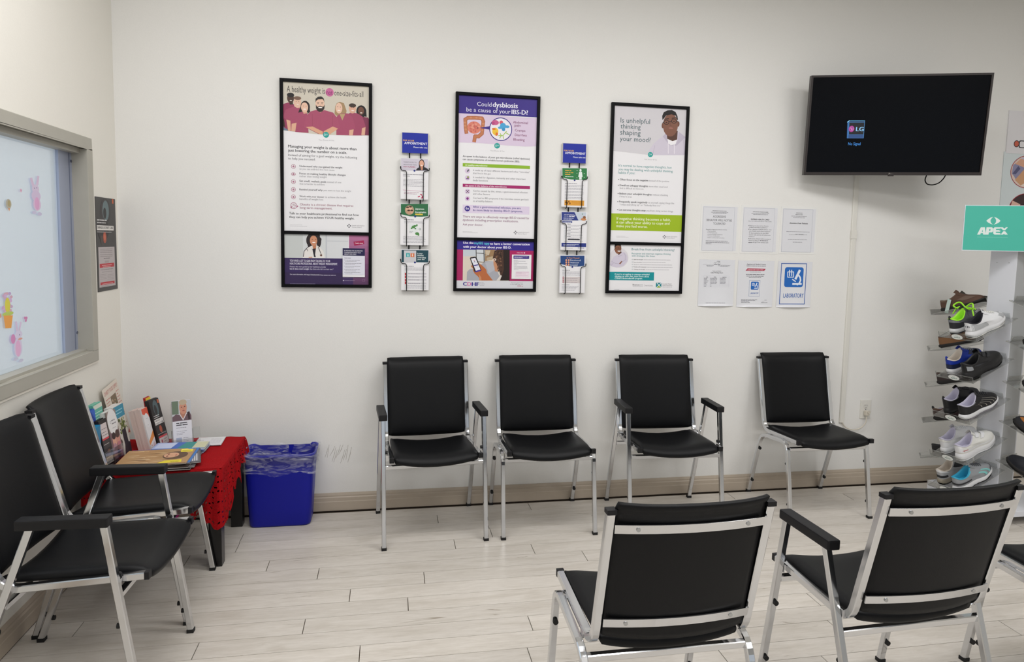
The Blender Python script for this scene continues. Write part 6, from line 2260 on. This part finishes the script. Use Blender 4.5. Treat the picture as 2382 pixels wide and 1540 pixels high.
def make_shoe(name, label, S, cols, mtx, patches=(), laces=None, straps=(), heel_tab=None, group=None, lace_bow=False, outsole=None, grooves=0, extra=None):
    t = empty(name, label=label, cat='shoe', group=group, mtx=mtx)
    up, mid, lining = [mat(*c) for c in cols]
    ang = lambda i: 2 * PI * i / NA
    # midsole with a darker tread
    m = MB()
    rows = [(.94, 0.0), (1.0, .006), (1.035, .35), (1.03, .75), (.985, 1.0)]

    def sole(u, v):
        j = min(len(rows) - 1, int(round(v * (len(rows) - 1))))
        g, f = rows[j]
        p, ft = S.foot(2 * PI * u, g)
        gr = .0025 * (1 if grooves and int(u * grooves * 2) % 2 else 0) * (1 if j < 3 else 0)
        p.z = S.base_z(ft) + (f * S.sole_t(ft) if f > .01 else f) + gr
        return p
    m.grid(sole, NA, len(rows) - 1, closeu=True)
    n0 = len(m.v)
    m.add([sole(i / NA, 0) for i in range(NA)], [tuple(range(NA - 1, -1, -1))])
    m.add([sole(i / NA, 1) for i in range(NA)], [tuple(range(NA))])
    m.build('midsole', mid, t, local=True)
    if outsole:
        m = MB()
        m.grid(lambda u, v: (lambda p, ft: Vector((p.x, p.y, S.base_z(ft) - .0015 + v * (.007 if not (grooves and int(u * grooves * 2) % 2) else .004))))(*S.foot(2 * PI * u, 1.0 + .015 * v)), NA * 2, 1, closeu=True, smooth=False)
        m.add([(lambda p, ft: Vector((p.x, p.y, S.base_z(ft) - .0015)))(*S.foot(ang(i), 1.0)) for i in range(NA)], [tuple(range(NA - 1, -1, -1))])
        m.build('outsole', mat(*outsole), t, local=True)
    m = MB()
    m.grid(lambda u, v: S.P(2 * PI * u, v), NA, 9, closeu=True)
    m.build('upper', up, t, local=True)
    # padded rim, lining, insole
    m = MB()
    cx = S.L * S.oe / 2

    def inn(u, v):
        K = S.collar(2 * PI * u)
        j = int(round(v * 4))
        sc, dz = [(1.03, -.003), (1.0, .0025), (.90, .0015), (.82, -.012), (.80, None)][j]
        z = K.z + dz if dz is not None else S.so + .012
        return Vector((cx + (K.x - cx) * sc, .004 + (K.y - .004) * sc, z))
    m.grid(inn, NA, 4, closeu=True)
    m.add([inn(i / NA, 1) for i in range(NA)], [tuple(range(NA))])
    m.build('lining', lining, t, local=True)
    # tongue standing up at the front of the opening
    m = MB()

    def tong(u, v):
        y = (u - .5) * .040 * S.w
        a = math.asin(max(-1, min(1, y / (.03 * S.w)))) * .8
        if v <= .5:
            return S.P(a, .80 + .38 * v, .0012 + .003 * v)
        p = S.P(a, .99, .0030)
        f = (v - .5) * 2
        return p + Vector((-.004 * f - .010 * f * f, 0, .020 * f - .004 * f * abs(u - .5) * 4))
    m.grid(tong, 6, 8)
    tg = m.build('tongue', up, t, local=True)
    # overlays
    for nm, a0, a1, t0, t1, c in patches:
        m = MB()
        lean = 0.0
        if isinstance(t0, tuple):
            t0, lean = t0
        sl = lean

        def f(u, v, a0=a0, a1=a1, t0=t0, t1=t1, sl=sl):
            return S.P(a0 + (a1 - a0) * u + sl * v, t0 + (t1 - t0) * v, .0014)
        m.grid(f, max(3, int(abs(a1 - a0) * 10)), 6)
        m.build(nm, mat(*c), t, local=True)
    if laces:
        for i in range(5):
            v = .62 + .065 * i
            ph = .40 - .02 * i
            m = MB().wire([S.P(-ph, v, .002), S.P(-ph * .4, v + .015, .005), S.P(ph * .4, v + .015, .005), S.P(ph, v, .002)], .0026, 6)
            m.build('lace', mat(*laces), t, local=True)
    if lace_bow:
        c = S.P(0, .95, .006)
        for s in (-1, 1):
            m = MB().wire(fillet([c, c + Vector((.015, s * .035, .030)), c + Vector((-.020, s * .060, .010)), c + Vector((-.012, s * .030, -.006)), c], .03, 5), .0042, 7)
            m.build('lace_bow', mat(*laces), t, local=True)
            m = MB().wire(fillet([c, c + Vector((-.004, s * .040, .004)), c + Vector((-.025, s * .058, -.035))], .02, 5), .0038, 7)
            m.build('lace_bow', mat(*laces), t, local=True)
    for v0, v1, ph, c in straps:
        m = MB()
        m.grid(lambda u, v: S.P(-ph + 2 * ph * u, v0 + (v1 - v0) * v, .0035), 12, 2)
        m.build('strap', mat(*c), t, local=True)
    if heel_tab:
        p = S.collar(PI)
        MB().wire(fillet([p + Vector((.004, 0, -.010)), p + Vector((-.006, 0, .004)), p + Vector((-.002, 0, .016)), p + Vector((.006, 0, .004))], .006, 4), .0038, 6).build('heel_loop', mat(*heel_tab), t, local=True)
    if extra:
        extra(t, S)
    return t


def on_shelf(key, lateral, heel_gap, yaw=0.0, lift=.001):
    """matrix for a shoe on a shelf: heel near the lip, toe up the slope towards the tower; lateral > 0 lies nearer the viewer's left"""
    M, L = SHELF[key]
    return M @ Matrix.Translation((lateral, L - heel_gap, lift)) @ Matrix.Rotation(-PI / 2 + yaw, 4, 'Z')


W_ = ('shoe_white', 'dcdde0', .45)
W2_ = ('shoe_offwhite', 'd8d8d4', .5)
SILV = ('shoe_silver', 'a9abae', .4)
BLK = ('shoe_black', '131316', .5)
BLK2 = ('shoe_charcoal', '26272b', .6)
GREYM = ('shoe_grey', '5a5c62', .7)
GREYL = ('shoe_light_grey', '8d9094', .6)
LIME = ('shoe_lime', '9be22a', .6)
BRN = ('shoe_brown', '5a4236', .85)
BRN2 = ('shoe_tan', '7a5638', .85)
DBRN = ('shoe_dark_brown', '2c1d1c', .5)
NAVY = ('shoe_navy', '16203f', .5)
BLUE_ = ('shoe_blue', '12329c', .55)
CREAM = ('shoe_cream', 'c9bfb4', .8)
LAV = ('shoe_lavender', 'b6b3c6', .8)
GDK = ('shoe_dark_sole', '1c1a1a', .7)
TEAL = ('shoe_turquoise', '2f9dc0', .6)
MINT = ('shoe_mint', '7cc0bd', .6)
GL, GB_, GR = 'shoes on the left shelves of the stand', 'shoes on the back shelves of the stand', 'shoes on the right shelves of the stand'
SN = dict(L=.270, wide=.98)
NEAR, FAR = -.052, .052      # along the shelf: nearer the viewer / farther
# which sign is nearer the viewer on the left shelves
_M = SHELF['L', 0][0]
if (_M @ Vector((.05, .1, 0)) - EYE).length < (_M @ Vector((-.05, .1, 0)) - EYE).length:
    NEAR, FAR = .052, -.052

# top tier
make_shoe('sneaker', 'grey sneaker with lime green laces and white sole, top left shelf', ShoeShape(**SN), (('shoe_knit', '4c4e52', .8), W_, LIME), on_shelf(('L', 0), FAR, .035, 0),
          patches=(('heel_counter', PI - 1.1, PI + 1.1, .02, .42, BLK2), ('knit_panel', PI - .9, PI + .9, .45, .82, ('shoe_mesh', '77797e', .8))), laces=LIME, heel_tab=BLK2, group=GL, lace_bow=True, outsole=('shoe_sole_navy', '1d1d2c', .6), grooves=7)
make_shoe('sneaker', 'white sneaker with silver panels and navy lining, top left shelf', ShoeShape(L=.285, wide=1.05, sole=.030, tongue_h=.098), (W_, W_, ('lining_navy', '14141f', .8)), on_shelf(('L', 0), NEAR, .012, .0),
          patches=(('heel_panel', PI - .55, PI + .55, .10, .50, W_), ('side_panel', PI + .35, PI + 1.5, .08, .62, SILV), ('side_panel', PI - 1.5, PI - .35, .08, .62, SILV), ('side_stripe', PI + .5, PI + 1.7, .58, .70, GREYL), ('toe_band', -.75, -.35, .10, .42, SILV), ('toe_band', .35, .75, .10, .42, SILV), ('toe_band', -.35, .35, .40, .47, SILV), ('heel_spot', PI - .10, PI + .25, .30, .46, ('lining_navy', '14141f', .8))),
          laces=W2_, group=GL, outsole=W2_, grooves=9)
# second tier
make_shoe('sneaker', 'blue knit sneaker with cream lining and white sole', ShoeShape(**SN), (BLUE_, W_, CREAM), on_shelf(('L', 1), FAR, .035),
          patches=(('heel_counter', PI - 1.2, PI + 1.2, .02, .30, NAVY), ('vamp_panel', -.9, .9, .30, .75, ('shoe_slate', '343a52', .7))), laces=GREYL, heel_tab=BLUE_, group=GL, outsole=W_, grooves=6)
make_shoe('walking_shoe', 'black leather walking shoe with a chunky sole and small grey heel panel', ShoeShape(L=.290, wide=1.08, sole=.034, toe_h=.052), (BLK, BLK, BLK), on_shelf(('L', 1), NEAR, .010),
          patches=(('heel_panel', PI + .25, PI + .75, .12, .50, GREYL), ('side_flap', PI + 1.0, PI + 1.7, .25, .85, BLK2), ('seam_line', PI + .9, PI + 1.9, .36, .38, GREYM)), straps=((.66, .76, .8, BLK2), (.82, .92, .7, BLK2)), group=GL, outsole=BLK, grooves=9)
# third tier
make_shoe('sneaker', 'plain black sneaker with pale grey collar edge, third left shelf', ShoeShape(**SN), (BLK, BLK, LAV), on_shelf(('L', 2), FAR, .035),
          patches=(('collar_edge', PI - 1.9, PI + 1.9, .955, .995, GREYL),), laces=BLK2, heel_tab=BLK, group=GL, outsole=BLK, grooves=6)
make_shoe('sneaker', 'black sneaker with five grey side stripes and white sole', ShoeShape(L=.285, wide=1.05), (BLK, W_, LAV), on_shelf(('L', 2), NEAR, .010),
          patches=tuple(('side_stripe', s * (1.62 - .22 * i), s * (1.66 - .22 * i), .10, .78, ('stripe_grey', '8c8880', .6)) for i in range(5) for s in (1, -1)) + (('collar_edge', PI - 1.9, PI + 1.9, .955, .995, GREYL),), laces=BLK2, group=GL, outsole=('sole_tread', '77737a', .6), grooves=8)
# fourth tier
make_shoe('sneaker', 'all white lace sneaker, fourth left shelf, away from the viewer', ShoeShape(**SN), (W_, W_, LAV), on_shelf(('L', 3), FAR, .035),
          patches=(('heel_panel', PI - .9, PI + .9, .50, .85, W2_),), laces=W_, heel_tab=None, group=GL, outsole=W_, grooves=0)
make_shoe('sneaker', 'white strap sneaker with a small red curve on its heel side', ShoeShape(L=.285, wide=1.08, sole=.036, toe_h=.052), (W2_, W_, LAV), on_shelf(('L', 3), NEAR, .010),
          patches=(('heel_panel', PI - .5, PI + .5, .08, .80, W_), ('side_curve', PI + .45, PI + .85, .16, .21, ('curve_red', 'b8505a', .5)), ('side_wave', PI + .6, PI + 2.2, .10, .17, W_)), straps=((.60, .72, .85, W_), (.80, .92, .75, W_)), group=GL, outsole=W_, grooves=0)
# bottom tier
make_shoe('sneaker', 'silver and white running shoe with black heel band, bottom left shelf', ShoeShape(L=.275, wide=1.0, sole=.03), (SILV, ('sole_taupe', '8f887a', .6), CREAM), on_shelf(('L', 4), FAR, .030),
          patches=(('heel_top', PI - 1.1, PI + 1.1, .62, .98, W_), ('heel_band', PI - .8, PI + .8, .10, .26, BLK2), ('eyestay', -1.2, -.5, .5, .95, BLK2), ('eyestay', .5, 1.2, .5, .95, BLK2)), laces=GREYL, group=GL, outsole=GDK, grooves=7)
make_shoe('sneaker', 'grey running shoe with turquoise lining and mint side stripes', ShoeShape(L=.285, wide=1.06, sole=.032), (GREYL, W_, TEAL), on_shelf(('L', 4), NEAR, .008),
          patches=(('heel_band', PI - 1.3, PI + 1.3, .12, .24, BLK2), ('side_stripe', -1.15, -1.0, .08, .60, MINT), ('side_stripe', -.85, -.72, .08, .60, MINT), ('side_stripe', 1.0, 1.15, .08, .60, MINT), ('side_stripe', .72, .85, .08, .60, MINT), ('collar_edge', PI - 2.2, PI + 2.2, .95, .995, ('edge_cyan', '4fb6d0', .6)), ('toe_panel', -.6, .6, .02, .20, GREYM)), laces=GREYM, group=GL, outsole=GDK, grooves=8)

# back shelves (seen edge-on along the wall)
BN_, BF_ = -.050, .050
_M = SHELF['B', 0][0]
if (_M @ Vector((.05, .1, 0)) - EYE).length < (_M @ Vector((-.05, .1, 0)) - EYE).length:
    BN_, BF_ = .050, -.050


def swing_tag(t, S):
    p = S.P(PI / 2 * 1.05, .80, .004)
    q = S.P(-PI / 2 * 1.05, .80, .004)
    a, b = (p, q)
    for base, sgn in ((b, -1),):
        M = Matrix.Translation(base + Vector((.0, sgn * .004, 0))) @ Matrix.Rotation(math.radians(28), 4, 'Y')
        MB().box((0, 0, -.030), (.022, .0012, .085), M).build('swing_tag', mat('tag_mint', 'c3d6d0', .5), t, local=True)


BS = dict(L=.262, wide=.92, sole=.022, heel_h=.066, side_h=.056, tongue_h=.086, toe_h=.040)
make_shoe('casual_shoe', 'brown suede shoe with a pale hanging tag, highest back shelf', ShoeShape(**BS), (BRN, GDK, ('lining_taupe', '75675c', .8)), on_shelf(('B', 0), BN_ * .8, .030), patches=(('collar_panel', PI - 1.2, PI + 1.2, .70, .97, ('suede_taupe', '6d5a4e', .9)), ('side_panel', -1.3, -.5, .30, .70, ('suede_taupe', '6d5a4e', .9))), group=GB_, extra=swing_tag)
make_shoe('casual_shoe', 'dark grey shoe behind the tagged brown shoe, highest back shelf', ShoeShape(**BS), (('shoe_olive', '3c3a34', .7), GDK, GREYM), on_shelf(('B', 0), BF_, .004), group=GB_)
make_shoe('casual_shoe', 'tan suede shoe on the second back shelf, under the white sneaker', ShoeShape(**dict(BS, toe_h=.036)), (BRN2, GDK, BRN), on_shelf(('B', 1), BN_ * .8, .035), group=GB_)
make_shoe('casual_shoe', 'dark brown shoe on the third back shelf, under the blue sneaker', ShoeShape(**BS), (DBRN, GDK, ('lining_rust', '4a342c', .8)), on_shelf(('B', 2), BN_ * .8, .040), patches=(('collar_edge', PI - 2.0, PI + 2.0, .93, .99, ('edge_taupe', '6d5a50', .7)),), group=GB_)
make_shoe('casual_shoe', 'reddish brown shoe with a heel loop on the fourth back shelf', ShoeShape(**BS), (('shoe_oxblood', '35191a', .5), GDK, BRN), on_shelf(('B', 3), BN_ * .8, .035), heel_tab=BLK, group=GB_)
make_shoe('sneaker', 'pale shoe standing behind the black sneaker on the fourth back shelf', ShoeShape(**BS), (CREAM, W_, LAV), on_shelf(('B', 3), BF_, .010), group=GB_)
make_shoe('casual_shoe', 'black shoe on the lowest back shelf, beside the white sneakers', ShoeShape(**BS), (BLK, BLK, BLK2), on_shelf(('B', 4), BN_ * .8, .045), group=GB_)

# right shelves: only the toes next to the tower are in view
RN_ = .050
_M = SHELF['R', 0][0]
if (_M @ Vector((.05, .1, 0))).x < (_M @ Vector((-.05, .1, 0))).x:
    RN_ = .046
else:
    RN_ = -.046
RS = dict(L=.275, wide=.96, sole=.026, toe_h=.046)
make_shoe('leather_shoe', 'dark red leather shoe cut off by the right edge, second right shelf', ShoeShape(**RS), (('shoe_maroon', '351a1e', .4), GDK, BLK2), on_shelf(('R', 1), RN_ * .5, .030), group=GR, outsole=GDK)
make_shoe('leather_shoe', 'black shoe cut off by the right edge, third right shelf', ShoeShape(**RS), (BLK2, GDK, BLK2), on_shelf(('R', 2), RN_ * .3, .020), group=GR, outsole=GDK)
make_shoe('trail_shoe', 'black and tan trail shoe cut off by the right edge, fourth right shelf', ShoeShape(**RS), (BLK2, GDK, BLK2), on_shelf(('R', 3), RN_ * .7, .040), patches=(('side_patch', -1.2, -.35, .30, .55, ('patch_tan', 'a8682c', .6)), ('side_patch', .35, 1.2, .30, .55, ('patch_tan', 'a8682c', .6))), group=GR, outsole=GDK, grooves=10)
make_shoe('trail_shoe', 'navy black walking shoe cut off by the right edge, lowest filled right shelf', ShoeShape(**RS), (('shoe_ink', '14161f', .5), GDK, BLK2), on_shelf(('R', 4), RN_, .050), group=GR, outsole=GDK, grooves=10)

finish_print()
